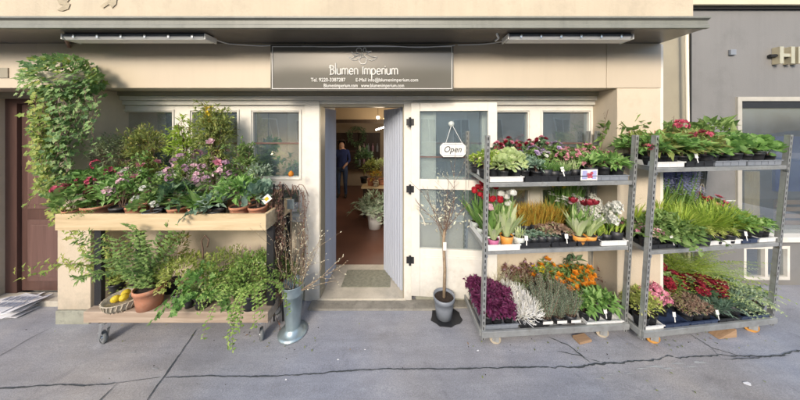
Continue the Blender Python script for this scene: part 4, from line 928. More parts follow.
# ------------------------------------------------------------------ left-hand trolley
S1, S2, S0 = 1.381, 0.796, 0.069
A = rk1
GR = 'plants on the left-hand trolley'
def row(rk, w, us, vs, key, name, label, cat, fn, grp=None, jt=0.008, **kw):
    i = 0
    for v in vs:
        for u in us:
            random.seed(int(u*991+v*577)+len(key)); rput(rk, w, u+random.uniform(-jt,jt), v+random.uniform(-jt,jt), key, name, label, cat, fn, group=grp or label, **kw); i += 1
def lin(a, b, n): return [a+(b-a)*i/max(1,n-1) for i in range(n)]
# top shelf
rtray(A, S1, 0.03, 0.0, 0.29, 0.40, 'whiteplastic', 'white tray at the left end of the left trolley top shelf')
rtray(A, S1, 0.34, 0.0, 0.28, 0.40, 'blackplastic', 'black tray left of centre on the left trolley top shelf')
rtray(A, S1, 0.64, 0.0, 0.28, 0.40, 'blackplastic', 'black tray right of centre on the left trolley top shelf')
rtray(A, S1, 0.94, 0.0, 0.33, 0.40, 'greyplastic', 'grey tray at the right end of the left trolley top shelf')
row(A, S1, lin(0.03,0.12,2), [0.12,0.3], 'limefl', 'flowering_plant', 'cream-yellow flowering plant at the left end of the top shelf', 'plant', k_leafy('g_lime',0.055,0.13,0.05,0.022,90,blooms=[('blossom','p_cream',8,small5,0.02)]))
row(A, S1, lin(0.16,0.28,2), [0.05,0.17], 'palevar', 'variegated_plant', 'pale variegated leafy plant in the white top-shelf tray', 'plant', k_leafy('g_pale',0.07,0.12,0.05,0.028,150,kind='round'))
row(A, S1, lin(0.37,0.47,2), [0.05,0.17], 'silverleaf', 'silver_leaf_plant', 'grey-green leafy plant in the left black top-shelf tray', 'plant', k_leafy('g_blue',0.06,0.10,0.05,0.02,120))
row(A, S1, lin(0.55,0.70,3), [0.05], 'brightgreen', 'leafy_plant', 'bright green grassy plant at the front of the top shelf', 'plant', k_grass('g_bright',110,0.11,0.9,0.006,0.6))
row(A, S1, lin(0.27,0.72,5), [0.35], 'redmum', 'chrysanthemum', 'dark red flowering plant at the back of the top shelf', 'plant', k_leafy('g_dark',0.06,0.20,0.05,0.025,100,blooms=[('blossom','p_darkred',6,mum,0.03),('blossom','p_pink',4,mum,0.03)]))
row(A, S1, lin(0.46,0.80,4), [0.24], 'lilacs', 'lilac_primula', 'lilac and white flowering plant in the middle of the top shelf', 'plant', k_leafy('g_mid',0.06,0.165,0.05,0.025,90,blooms=[('blossom','p_lilac',12,prim,0.024),('blossom','p_white',5,prim,0.024)]))
row(A, S1, lin(0.80,1.24,5), [0.15,0.26,0.37], 'pinkprim', 'primrose', 'pink primrose in the long row at the right of the top shelf', 'plant', k_leafy('g_mid',0.055,0.12,0.06,0.03,60,blooms=[('blossom','p_pink',14,prim,0.02)]))
row(A, S1, lin(0.98,1.24,3), [0.07], 'broadgreen', 'primrose', 'mostly green primrose with faint pink bloom at the right front of the top shelf', 'plant', k_leafy('g_bright',0.07,0.06,0.09,0.035,55,blooms=[('blossom','p_pink',2,prim,0.02)]))
row(A, S1, lin(0.76,0.86,2), [0.08], 'palestem', 'budding_bulb', 'small pale budding bulb plant near the picture card', 'plant', k_grass('g_pale',30,0.12,0.5,0.008,0.3))
# picture card
g = G(); g.box(0,0.15,0,0.004,0,0.095); pc = g.obj('card', M['signwhite']); pc.location = A.at(0.83,-0.005,S1+0.008); pc.rotation_euler = A.E; pc.name = 'price_card'
tag(pc, 'white price card with a red flower picture on the front of the top shelf', 'sign')
g = G(); g.box(0.012,0.055,-0.002,-0.0005,0.01,0.085); g.obj('blue_panel', M['p_blue'], pc)
g = G(); g.box(0.10,0.14,-0.002,-0.0005,0.012,0.085); g.obj('blue_panel', M['p_blue'], pc)
g = G()
random.seed(4)
for i in range(7): petals(g, Vector((0.078+random.uniform(-.018,.018),-0.003,0.05+random.uniform(-.02,.02))), Vector((0,-1,0)), 5, 0.016, 0.015, 0.95)
g.obj('flower_picture', M['p_rose'], pc)
# middle shelf
rtray(A, S2, 0.02, -0.02, 0.28, 0.42, 'whiteplastic', 'white tray at the left end of the left trolley middle shelf', h=0.05)
rtray(A, S2, 0.32, 0.0, 0.26, 0.40, 'blackplastic', 'black tray left of centre on the left trolley middle shelf')
rtray(A, S2, 0.60, 0.0, 0.22, 0.40, 'blackplastic', 'black tray in the middle of the left trolley middle shelf')
rtray(A, S2, 0.84, 0.0, 0.20, 0.40, 'blackplastic', 'black tray holding the two orange pots on the middle shelf')
rtray(A, S2, 1.05, -0.005, 0.24, 0.42, 'whiteplastic', 'white tray of narcissi at the right end of the middle shelf')
row(A, S2, [0.06,0.15], [0.10,0.22,0.34], 'redtulip', 'red_tulips', 'pot of red tulips at the left end of the middle shelf', 'tulips', k_tulip('g_bright','p_red',4,0.33), nvar=3)
rput(A, S2, 0.09, 0.03, 'ptulip', 'tulips', 'pot of pale budding tulips in a pink pot at the left front', 'tulips', k_tulip('g_pale','p_palepink',2,0.31,'pinkpot',n_bl=20))
rput(A, S2, 0.21, 0.035, 'otulip', 'tulips', 'pot of pale budding tulips in an orange pot in the white tray', 'tulips', k_tulip('g_pale','p_white',2,0.30,'orangepot',n_bl=20))
row(A, S2, [0.23,0.31], [0.14,0.25], 'wtulip', 'white_tulips', 'pot of white tulips in the left half of the middle shelf', 'tulips', k_tulip('g_pale','p_white',2,0.28,n_bl=18))
rput(A, S2, 0.33, 0.05, 'smallbud', 'potted_bulb', 'small bulb plant in a milky pot left of the grey-green rosettes', 'plant', k_grass('g_pale',16,0.11,0.4,0.01,0.3,potmat='clearpot'))
row(A, S2, lin(0.44,0.84,6), [0.24,0.34], 'orangeg', 'ornamental_grass', 'orange-brown ornamental grass in the middle of the middle shelf', 'grass plant', k_grass('orangegrass',130,0.19,0.6,0.006,0.5))
row(A, S2, lin(0.40,0.66,5), [0.05,0.13], 'rosette', 'rosette_plant', 'grey-green rosette plant in the black trays of the middle shelf', 'succulent', k_rosette('g_blue',0.055,0.024,22))
row(A, S2, lin(0.62,0.82,3), [0.08,0.17], 'drybed', 'bedding_plant', 'low brownish bedding plant left of the orange pots', 'plant', k_leafy('drybed',0.05,0.045,0.03,0.02,120))
row(A, S2, lin(0.98,1.14,3), [0.38,0.44], 'daff', 'daffodils', 'pot of yellow daffodils at the back of the middle shelf', 'daffodils', k_grass('g_bright',42,0.27,0.35,0.011,0.25,tops=('daffodil','p_yellow',4,daff)), s=1.22)
row(A, S2, [0.90,1.02], [0.40,0.29], 'whitenarc', 'white_narcissi', 'pot of white narcissi beside the yellow daffodils', 'narcissi', k_grass('g_bright',40,0.24,0.35,0.010,0.25,tops=('narcissus','p_white',4,narc)))
for u_, nm in ((0.885,'left'),(0.985,'right')):
    rput(A, S2, u_, 0.05, 'rwtulip', 'tulips', 'dark red and white tulips in the %s of the two orange pots' % nm, 'tulips', k_tulip('g_pale','p_darkred',2,0.26,'orangepot',0.058,0.065,open_=True,n_bl=18))
row(A, S2, [0.90,0.98], [0.16], 'rwtulip2', 'tulips', 'pot of pale pink tulips behind the two orange pots', 'tulips', k_tulip('g_bright','p_palepink',2,0.27,'blackplastic'))
row(A, S2, [1.07,1.16,1.245], [0.06,0.17,0.29], 'hyac', 'white_hyacinth', 'white hyacinth in the white tray at the right of the middle shelf', 'hyacinth', k_grass('g_lime',15,0.15,0.5,0.018,0.4,tops=('flower_head','p_white',3,hyac)), s=1.05)
# bottom shelf
rtray(A, S0, 0.02, 0.0, 0.30, 0.42, 'greyplastic', 'grey tray of deep purple plants on the left trolley base')
rtray(A, S0, 0.34, 0.0, 0.22, 0.42, 'blackplastic', 'black tray of silvery white cushions on the left trolley base')
rtray(A, S0, 0.95, -0.01, 0.34, 0.24, 'whiteplastic', 'white tray of green plants at the right of the left trolley base', h=0.03)
row(A, S0, [0.06,0.16,0.26], [0.06,0.17,0.28], 'magenta', 'purple_heather', 'deep purple leafy plant at the left end of the trolley base', 'plant', k_leafy('p_magenta',0.075,0.14,0.045,0.028,260,up=0.3), nvar=3)
row(A, S0, [0.05], [0.38], 'magenta', 'purple_heather', 'deep purple leafy plant at the left end of the trolley base', 'plant', k_leafy('p_magenta',0.075,0.14,0.045,0.028,260,up=0.3), nvar=3)
row(A, S0, [0.16,0.26,0.36], [0.39], 'beige', 'pale_grass', 'pale beige grass tuft behind the purple plants', 'grass plant', k_grass('beigegrass',160,0.24,0.6,0.003,0.6))
row(A, S0, [0.37,0.47], [0.04,0.14,0.25], 'wirew', 'silver_cushion_bush', 'silvery white wiry cushion plant beside the purple plants', 'plant', k_wire('whitewire',160,0.085,0.13), nvar=3)
row(A, S0, [0.44,0.54,0.64,0.74], [0.40], 'brownfl', 'brown_leaf_plant', 'dark brown-red leafy plant at the back of the trolley base', 'plant', k_leafy('brownleaf',0.06,0.21,0.04,0.018,130,blooms=[('blossom','p_mauve',5,small5,0.03)]))
rput(A, S0, 0.52, 0.27, 'limef', 'green_conifer', 'bright feathery green plant left of the lavender pots', 'plant', k_spikes('g_bright',30,0.20,0.06,0.02,0.004,30,lean=0.5), s=1.15)
row(A, S0, [0.575,0.705,0.835], [0.04,0.15], 'lav', 'silver_lavender', 'silver-green lavender in a black pot at the front of the trolley base', 'lavender', k_spikes('g_silver',40,0.25,0.08,0.026,0.006,26,r=0.055,h=0.07,lean=0.35), nvar=3)
for u_ in (0.575,0.705,0.835):
    g = G(); g.box(-0.045,0.045,-0.003,0.0,-0.012,0.012); o = g.obj('plant_label', M['signwhite']); o.location = A.at(u_,-0.022,S0+0.062); o.rotation_euler = A.E; tag(o, 'silvery label strip on the rim of a lavender pot', 'label', 'label strips on the lavender pots')
row(A, S0, [0.76,0.86], [0.36], 'yran', 'ranunculus', 'yellow-orange ranunculus behind the lavender', 'ranunculus', k_leafy('g_mid',0.07,0.20,0.04,0.02,110,blooms=[('blossom','p_yellow',3,ran,0.05),('blossom','p_orange',4,ran,0.05)]))
row(A, S0, [0.94,1.02,1.10,1.18,1.26], [0.33], 'oran', 'ranunculus', 'orange ranunculus at the back right of the trolley base', 'ranunculus', k_leafy('g_mid',0.07,0.19,0.045,0.022,110,blooms=[('blossom','p_orange',8,ran,0.045)]), nvar=3)
row(A, S0, [0.97,1.08,1.20], [0.21], 'oran2', 'ranunculus', 'orange ranunculus in the second row above the green leaves', 'ranunculus', k_leafy('g_mid',0.065,0.14,0.045,0.022,100,blooms=[('blossom','p_orange',7,ran,0.04)]), nvar=3)
row(A, S0, [0.99,1.09,1.20], [0.06], 'gleaf', 'leafy_plant', 'glossy green leafy plant in the white tray on the trolley base', 'plant', k_leafy('g_bright',0.07,0.10,0.075,0.035,80))
rput(A, S0, 1.16, 0.42, 'dkleaf', 'dark_leaf_plant', 'tall dark green leafy plant in the back right corner of the trolley base', 'plant', k_leafy('g_dark',0.09,0.28,0.09,0.035,90))
# ------------------------------------------------------------------ right-hand trolley
B = rk2; T1, T2, T0 = 1.506, 0.796, 0.069
for i, (u_, m_, w_) in enumerate(((0.02,'whiteplastic',0.28),(0.32,'blackplastic',0.27),(0.61,'greyplastic',0.32),(0.95,'greyplastic',0.36))):
    rtray(B, T1, u_, 0.0, w_, 0.42, m_, ('white tray at the left end of the right trolley top shelf','black tray left of centre on the right trolley top shelf','grey tray right of centre on the right trolley top shelf','grey tray at the right end of the right trolley top shelf')[i])
row(B, T1, [0.05,0.27,0.49], [0.07,0.22], 'helleb', 'hellebore', 'broad-leaved green hellebore on the left half of the right trolley top shelf', 'hellebore', k_leafy('g_bright',0.11,0.17,0.09,0.045,90,blooms=[('blossom','p_rose',1,ger,0.05)]), nvar=3)
row(B, T1, lin(0.68,1.30,6), [0.07,0.22], 'sax', 'trailing_geranium', 'light green leafy plant on the right half of the right trolley top shelf', 'plant', k_leafy('g_bright',0.09,0.12,0.055,0.04,110,kind='round'), nvar=3)
row(B, T1, lin(0.10,1.25,7), [0.38], 'hellebd', 'hellebore', 'dark-leaved hellebore at the back of the right trolley top shelf', 'hellebore', k_leafy('g_mid',0.12,0.24,0.10,0.045,90), nvar=3)
row(B, T1, [0.16,0.38,0.60], [0.07,0.22], 'helleb2', 'hellebore', 'yellow-green hellebore with reddish leaves on the left half of the right trolley top shelf', 'hellebore', k_leafy('g_hell',0.10,0.15,0.085,0.035,100,blooms=[('blossom','p_rose',2,small5,0.05)]), nvar=3)
row(B, T1, lin(0.74,1.24,4), [0.14,0.30], 'saxy', 'trailing_geranium', 'yellowish small-leaved plant on the right half of the right trolley top shelf', 'plant', k_leafy('g_pale',0.075,0.15,0.035,0.02,190), nvar=2)
def bigred(g, c, ax): umbel(g, c, Vector((0,-.3,1)).normalized(), 0.055, 34, 0.022)
def tall_red(H):
    def f():
        s = G(); s.tube([(0,0,0.06),(0.005,0,H*.5),(0,0,H)], 0.004, n=5); g = G(); bush(g, 30, 0.07, 0.10, 0.09, 0.04, 0.06); return with_pot(0.05,0.08,'blackplastic', [('stem', s.mesh('stem', M['g_mid']), [], None), ('foliage', g.mesh('foliage', M['g_mid']), [], None)]+fl_parts([(Vector((0,0,H)), Vector((0,0,1)))], 'flower_head', 'p_rose', bigred))
    return f
rput(B, T1, 0.50, 0.15, 'tallred', 'geranium', 'geranium with one tall dull-red flower head above the top shelf', 'geranium', tall_red(0.32), nvar=1)
rput(B, T1, 0.58, 0.05, 'tallred2', 'geranium', 'geranium with a lower red flower head among the top-shelf leaves', 'geranium', tall_red(0.20), nvar=1)
for i, (u_, v_) in enumerate(((0.0,0.40),(0.05,0.43),(-0.08,0.45),(0.12,0.4),(0.50,0.3))):
    g = G(); random.seed(i); h_ = 0.33+0.08*random.random(); g.tube([(0,0,0),(0.02,0,h_*.5),(0.03+0.04*random.random(),0,h_)], 0.0022, 0.0012, n=4)
    for k in range(4): g.leaf(Vector((0.03,0,h_*(0.8+0.05*k))), rdir(), Vector((0,0,1)), 0.014, 0.008)
    o = g.obj('seed_stalk', M['twig']); o.location = B.at(u_+0.03, v_-0.05, T1+0.09); tag(o, 'thin bare seed stalk rising behind the top-shelf leaves', 'twig', 'thin stalks above the right trolley')
# middle shelf
for i, (u_, m_, w_) in enumerate(((0.02,'blackplastic',0.26),(0.30,'blackplastic',0.30),(0.62,'whiteplastic',0.33),(0.97,'navy',0.16),(1.15,'whiteplastic',0.18))):
    rtray(B, T2, u_, 0.0, w_, 0.42, m_, ('black tray of pink primroses on the right trolley middle shelf','black tray of trailing green plants on the right trolley middle shelf','white tray of lime grass on the right trolley middle shelf','small navy tray on the right trolley middle shelf','white tray at the right end of the right trolley middle shelf')[i], h=0.04)
row(B, T2, [0.05,0.14], [0.05,0.15,0.26], 'palepinkp', 'primrose', 'pale pink flowering plant at the left end of the right trolley middle shelf', 'plant', k_leafy('g_mid',0.06,0.08,0.06,0.03,60,blooms=[('blossom','p_palepink',6,prim,0.025),('blossom','p_pink',6,prim,0.025)]))
row(B, T2, [0.27,0.37,0.47], [0.04,0.14], 'strawb', 'trailing_plant', 'dark green plant spilling over the front of the right trolley middle shelf', 'plant', k_trailing('g_mid',7,0.16,1.0,0.055,'leaf',front=0.8,top=70,topH=0.12,wl=0.6))
row(B, T2, lin(0.22,0.60,5), [0.28,0.38], 'lgrass2', 'leafy_bulb', 'yellow-green leafy bulb at the back left of the right trolley middle shelf', 'plant', k_grass('g_lime',60,0.26,0.5,0.012,0.4))
row(B, T2, lin(0.50,1.10,7), [0.12,0.23], 'lgrass', 'lime_grass', 'lime green grassy plant in the middle of the right trolley middle shelf', 'grass plant', k_grass('g_lime',220,0.22,0.8,0.008,0.7), nvar=3)
row(B, T2, lin(0.58,0.98,6), [0.36,0.44], 'musc', 'grape_hyacinth', 'blue-violet grape hyacinth at the back of the right trolley middle shelf', 'hyacinth', k_grass('g_mid',26,0.20,0.35,0.006,0.4,tops=('flower_spike','p_blue',16,muscari)), s=1.6)
row(B, T2, [1.05,1.16], [0.42], 'dredfl', 'cineraria', 'dark red flowering plant behind the lime green grass', 'plant', k_leafy('g_mid',0.07,0.24,0.05,0.025,100,blooms=[('blossom','p_darkred',8,bigrose,0.05)]))
row(B, T2, [1.30], [0.36], 'dredfl2', 'cineraria', 'dull red flowering plant near the right end of the middle shelf', 'plant', k_leafy('g_mid',0.07,0.19,0.05,0.025,100,blooms=[('blossom','p_rose',6,bigrose,0.05)]))
row(B, T2, [1.02,1.12,1.22,1.31], [0.07,0.2], 'rgreen', 'leafy_plant', 'low green leafy plant at the right end of the right trolley middle shelf', 'plant', k_leafy('g_bright',0.075,0.09,0.055,0.025,110))
row(B, T2, [0.60,0.74,0.86], [0.03], 'yellowlow', 'yellow_low_plant', 'low yellow-green plant at the front edge of the white tray', 'plant', k_leafy('g_yellow',0.05,0.05,0.04,0.015,90))
g = G(); pts = [(0.13*math.cos(R(a)), 0, 0.26*math.sin(R(a))) for a in range(0,181,15)]; g.tube(pts, 0.006, n=6)
o = g.obj('basket_handle', M['wicker']); o.location = B.at(1.28,0.45,T2+0.14); o.rotation_euler = (0,0,0.5); tag(o, 'thin arched wooden hoop behind the red flowers on the right trolley', 'hoop')
# bottom shelf
for i, (u_, m_, w_) in enumerate(((0.02,'whiteplastic',0.18),(0.22,'navy',0.24),(0.48,'navy',0.28),(0.78,'blackplastic',0.22),(1.02,'navy',0.30))):
    rtray(B, T0, u_, -0.01, w_, 0.40, m_, ('small white tray at the left end of the right trolley base','navy tray of pink plants on the right trolley base','navy tray of brown heather on the right trolley base','black tray of grassy plants on the right trolley base','navy tray at the right end of the right trolley base')[i], h=0.04)
row(B, T0, [0.05,0.14], [0.05,0.16], 'ygl', 'small_leaf_plant', 'yellow-green small-leaved plant at the left end of the right trolley base', 'plant', k_leafy('g_yellow',0.065,0.15,0.03,0.014,190))
row(B, T0, [0.10,0.20,0.30], [0.30,0.39], 'brl', 'brown_leaf_plant', 'brown-green leafy plant behind the yellow-green ones on the right trolley base', 'plant', k_leafy('brownleaf',0.07,0.24,0.04,0.018,150))
row(B, T0, [0.26,0.36], [0.12,0.22], 'pinksm', 'pink_heather', 'small pink flowering plant in the navy tray on the right trolley base', 'plant', k_leafy('g_mid',0.06,0.13,0.03,0.014,110,blooms=[('blossom','p_pink',9,ger,0.03)]))
row(B, T0, [0.42,0.54,0.64], [0.37], 'kal1', 'kalanchoe', 'dark red kalanchoe at the back left of the right trolley base', 'kalanchoe', k_leafy('g_mid',0.07,0.27,0.05,0.035,80,blooms=[('blossom','p_darkred',7,kal,0.035)]))
row(B, T0, [0.58,0.69,0.79], [0.25], 'kal2', 'kalanchoe', 'dark red kalanchoe in the middle of the right trolley base', 'kalanchoe', k_leafy('g_mid',0.07,0.20,0.05,0.035,80,blooms=[('blossom','p_darkred',7,kal,0.035)]))
row(B, T0, [0.78,0.88,0.98], [0.15], 'kal3', 'kalanchoe', 'dark red kalanchoe right of the middle of the right trolley base', 'kalanchoe', k_leafy('g_dark',0.07,0.17,0.05,0.035,80,blooms=[('blossom','p_darkred',7,kal,0.035)]))
row(B, T0, [0.50,0.60,0.70], [0.05,0.13], 'heath', 'brown_heather', 'low grey-brown heather at the front of the right trolley base', 'heather', k_leafy('drybed',0.06,0.07,0.025,0.008,260))
row(B, T0, [0.82,0.92,1.02,1.12], [0.05,0.15], 'dgrass', 'grassy_plant', 'blue-green strappy plant at the right front of the right trolley base', 'grass plant', k_grass('g_blue',55,0.16,0.9,0.012,0.9))
row(B, T0, [0.70,0.82,0.94,1.06,1.18], [0.42], 'feather', 'feathery_plant', 'tall pale feathery plant with tiny white blooms at the back of the right trolley base', 'plant', k_fern('g_lime',34,0.58,0.045,0.008,bend=0.8), nvar=3)
row(B, T0, [0.95,1.07,1.18,1.29], [0.29], 'feather2', 'white_flowered_plant', 'loose green plant with small white flowers at the right of the trolley base', 'plant', k_fern('g_pale',26,0.40,0.05,0.010,bend=1.1))
row(B, T0, [1.20,1.30], [0.07,0.18], 'feather3', 'leafy_plant', 'grey-green leafy plant at the far right of the right trolley base', 'plant', k_leafy('g_silver',0.08,0.14,0.05,0.018,130))

# price and name tags stuck in the trays
def ptag(rk, u, v, w, label, rz=0.0, col='signwhite'):
    g = G(); g.box(-.015,.015,-.0008,.0008,-.01,.028); g.box(-.004,.004,-.0008,.0008,-.05,-.0105); o = g.obj('plant_label', M[col]); o.location = rk.at(u, v, w); o.rotation_euler = (-.2, random.uniform(-.2,.2), rk.yaw+rz); tag(o, label, 'label')
random.seed(21)
ptag(A, .66, -.01, S1+.10, 'white plant label at the front of the grassy plants on the top shelf')
ptag(A, .36, -.01, S2+.09, 'white plant label beside the small bulb on the left trolley middle shelf')
ptag(A, .73, .0, S2+.09, 'white plant label above the low brownish bedding plants')
ptag(A, 1.12, -.01, S0+.12, 'white plant label among the glossy leaves on the left trolley base')
ptag(B, .22, -.01, T2+.09, 'white plant label beside the pale pink primroses on the right trolley')
ptag(B, .98, -.01, T2+.09, 'white plant label above the small navy tray on the right trolley')
ptag(B, .30, -.01, T0+.12, 'white plant label in the pink plants on the right trolley base')
ptag(B, .75, -.01, T0+.10, 'white plant label between heather and strappy plants on the right trolley base')
ptag(B, .40, -.01, T1+.09, 'white plant label at the front of the hellebores on the right trolley')
# ------------------------------------------------------------------ left display bench
BY0, BY1 = 1.95, 2.36
bn = thing('display_bench', 'two-tier wooden display bench of pale boards on black legs and castors', 'bench', (-2.0, 2.1, 0)); bn.location = (0,0,0)
bx0, bx1 = X(60,BY0), X(268,BY0); bz1, bz0 = Z(213,BY0), Z(229,BY0)
bx('front_board', 'plank', (bx0,bx1,BY0-0.03,BY0,bz0,bz1), parent=bn, bevel=0.004)
bx('end_board', 'plank', (bx0,bx0+0.03,BY0+0.001,BY1,bz0,bz1), parent=bn, bevel=0.004); bx('end_board', 'plank', (bx1-0.03,bx1,BY0+0.001,BY1,bz0,bz1), parent=bn, bevel=0.004)
bx('back_board', 'plank', (bx0+0.032,bx1-0.032,BY1-0.03,BY1,bz0,bz1), parent=bn, bevel=0.004)
bx('shelf_board', 'plank2', (bx0+0.032,bx1-0.032,BY0+0.001,BY1-0.032,bz0+0.03,bz0+0.055), parent=bn)
lx0, lx1 = X(88,BY0), X(270,BY0); lz1, lz0 = Z(309,BY0), Z(320,BY0)
g = G()
for i in range(4): g.box(lx0, lx1, BY0-0.03+i*0.105, BY0-0.03+i*0.105+0.10, lz0, lz1)
g.obj('lower_shelf', M['plank2'], bn, bevel=0.004)
for x in (lx0+0.035, lx1-0.02):
    for y in (BY0+0.05, BY1-0.05): bx('leg', 'blackmetal', (x-0.03,x+0.03,y-0.015,y+0.015,lz1+0.001,bz0-0.001), parent=bn)
bx('base_rail', 'blackmetal', (lx0+0.03,lx1-0.02,BY0+0.02,BY0+0.05,lz0-0.03,lz0-0.001),(lx0+0.03,lx1-0.02,BY1-0.08,BY1-0.05,lz0-0.03,lz0-0.001), parent=bn)
def bigcastor(x, y, rz):
    c = bpy.data.objects.new('castor', None); C.objects.link(c); c.parent = bn; c.location = (x, y, lz0-0.031); c.rotation_euler = (0,0,rz); gr = gz(y)-(lz0-0.031); r = 0.052
    g = G(); g.lathe([(0.001,0),(0.04,0),(0.04,-0.01),(0.02,-0.02),(0.001,-0.02)], 16)
    for s in (-1,1): g.poly([Vector((s*0.024,-0.03,-0.02)),Vector((s*0.024,0.03,-0.02)),Vector((s*0.024,0.05,gr+r)),Vector((s*0.024,0.03,gr+r-0.012))], (0.003*s,0,0))
    g.box(-0.024,0.024,-0.03,0.03,-0.024,-0.019); g.obj('fork', M['chrome'], c)
    g = G(); MM = Matrix.Rotation(R(90), 3, 'Y'); q = (0,0.038,gr+r); g.lathe([(r*.8,-0.014),(r,-0.012),(r,0.012),(r*.8,0.014)], 24, q, MM); g.obj('tyre', M['rubber'], c, smooth=True)
    g = G(); g.lathe([(0.004,-0.017),(0.016,-0.016),(0.018,-0.009),(r*.8,-0.012),(r*.8,0.012),(0.018,0.009),(0.016,0.016),(0.004,0.017)], 24, q, MM); g.obj('rim', M['chrome'], c)
    g = G(); g.box(-0.02,0.02,0.05,0.11,-0.035,-0.030); g.obj('brake_pedal', M['chrome'], c)
for x, y, rz in ((lx0+0.10,BY0+0.04,1.25),(lx1-0.10,BY0+0.05,0.6),(lx0+0.10,BY1-0.06,0.4),(lx1-0.10,BY1-0.06,2.0)): bigcastor(x, y, rz)
ZB = bz0+0.056
def bput(px, v, key, name, label, cat, fn, z=None, **kw):
    Y = BY0+0.03+v*(BY1-BY0-0.08); return put(key, name, label, cat, (X(px,Y), Y, (ZB if z is None else z)), fn, **kw)
# --- on top: pots left to right
bput(72,0.05,'ger1','geranium','rose-red geranium at the left end of the bench beside the ivy','geranium',k_leafy('g_mid',0.12,0.22,0.07,0.05,110,0.06,0.10,'terracotta','round',[('blossom','p_rose',5,bigred,0.09)]),nvar=1)
bput(88,0.35,'ger2','geranium','red geranium standing behind the left end of the bench','geranium',k_leafy('g_mid',0.12,0.26,0.07,0.05,110,0.06,0.10,'terracotta','round',[('blossom','p_rose',3,ger,0.09)]),nvar=1)
bput(98,0.24,'ger3','leafy_shrub','round-topped green shrub with two pink buds in a wide terracotta pot','shrub',k_leafy('g_bright',0.14,0.32,0.055,0.03,260,0.095,0.11,'terracotta','leaf',[('blossom','p_rose',3,ger,0.1)]),nvar=1)
bput(108,0.45,'fernl','fern','fine light green fern behind the wide terracotta pot','fern',k_fern('g_bright',26,0.30,0.05,0.009,0.07,0.10,'terracotta'),nvar=1)
bput(122,0.15,'bushA','leafy_shrub','light green leafy plant with pale pink blooms right of the wide terracotta pot','shrub',k_leafy('g_bright',0.15,0.26,0.055,0.022,280,0.07,0.11,'blackplastic','leaf',[('blossom','p_palepink',6,ger,0.06)]),nvar=1)
bput(138,0.55,'bushB','leafy_shrub','light green leafy plant with pale pink and white blooms behind the pelargonium','shrub',k_leafy('g_bright',0.15,0.34,0.06,0.025,240,0.07,0.11,'blackplastic','leaf',[('blossom','p_palepink',5,ger,0.06),('blossom','p_white',4,ger,0.06)]),nvar=1)
bput(152,0.02,'pelar','pelargonium','pelargonium with bright pink blooms low over the board','pelargonium',k_leafy('g_mid',0.12,0.18,0.05,0.035,150,0.065,0.10,'greyplastic','round',[('blossom','p_pink',3,bigrose,0.06),('blossom','p_white',5,ger,0.05)]),nvar=1)
bput(165,0.40,'whitef','white_flowered_plant','plant with loose white flower clusters above the dark leaves','plant',k_leafy('g_mid',0.13,0.30,0.06,0.03,200,0.065,0.10,'blackplastic','leaf',[('blossom','p_white',8,ger,0.05)]),nvar=1)
bput(178,0.16,'darkf','leafy_plant','dark blue-green broad-leaved plant in a terracotta pot, left of the strappy one','plant',k_leafy('g_dark',0.13,0.19,0.08,0.04,150,0.075,0.10,'terracotta'),nvar=1)
bput(198,0.18,'strap','strappy_plant','glossy strap-leaved plant in a terracotta pot near the bench middle','plant',k_grass('g_bright',70,0.26,0.9,0.026,0.9,0.07,0.10,'terracotta'),nvar=1)
bput(190,0.55,'mauve1','heather_shrub','tall dusty mauve flowering shrub above the strappy plant','shrub',k_leafy('g_mid',0.16,0.42,0.05,0.018,260,0.07,0.11,'blackplastic','leaf',[('blossom','p_mauve',10,ger,0.05),('blossom','p_palepink',4,ger,0.05)]),nvar=1)
bput(218,0.45,'mauve2','heather_shrub','dusty mauve and lilac flowering shrub right of the bench middle','shrub',k_leafy('g_mid',0.16,0.38,0.05,0.018,240,0.07,0.11,'blackplastic','leaf',[('blossom','p_mauve',14,ger,0.05),('blossom','p_palepink',7,ger,0.05)]),nvar=1)
bput(216,0.02,'hang','trailing_plant','green plant with one shoot hanging over the front board','plant',k_trailing('g_blue',3,0.22,1.0,0.075,'leaf',0.06,0.10,'blackplastic',front=1.0,top=40,topH=0.16,wl=0.45),nvar=1)
bput(240,0.20,'brightR','leafy_plant','bright green leafy plant in the terracotta pot at the right of the board','plant',k_leafy('g_bright',0.16,0.24,0.075,0.035,260,0.085,0.115,'terracotta'),nvar=1)
bput(258,0.20,'silv','leafy_plant','blue-green plant in a terracotta pot at the right end of the board','plant',k_leafy('g_blue',0.11,0.22,0.06,0.035,160,0.085,0.115,'terracotta','round'),nvar=1)
bput(259,0.55,'silv2','thyme_shrub','grey-green fine-leaved shrub at the back right of the bench','shrub',k_leafy('g_silver',0.12,0.40,0.035,0.012,340,0.07,0.11,'blackplastic'),nvar=1)
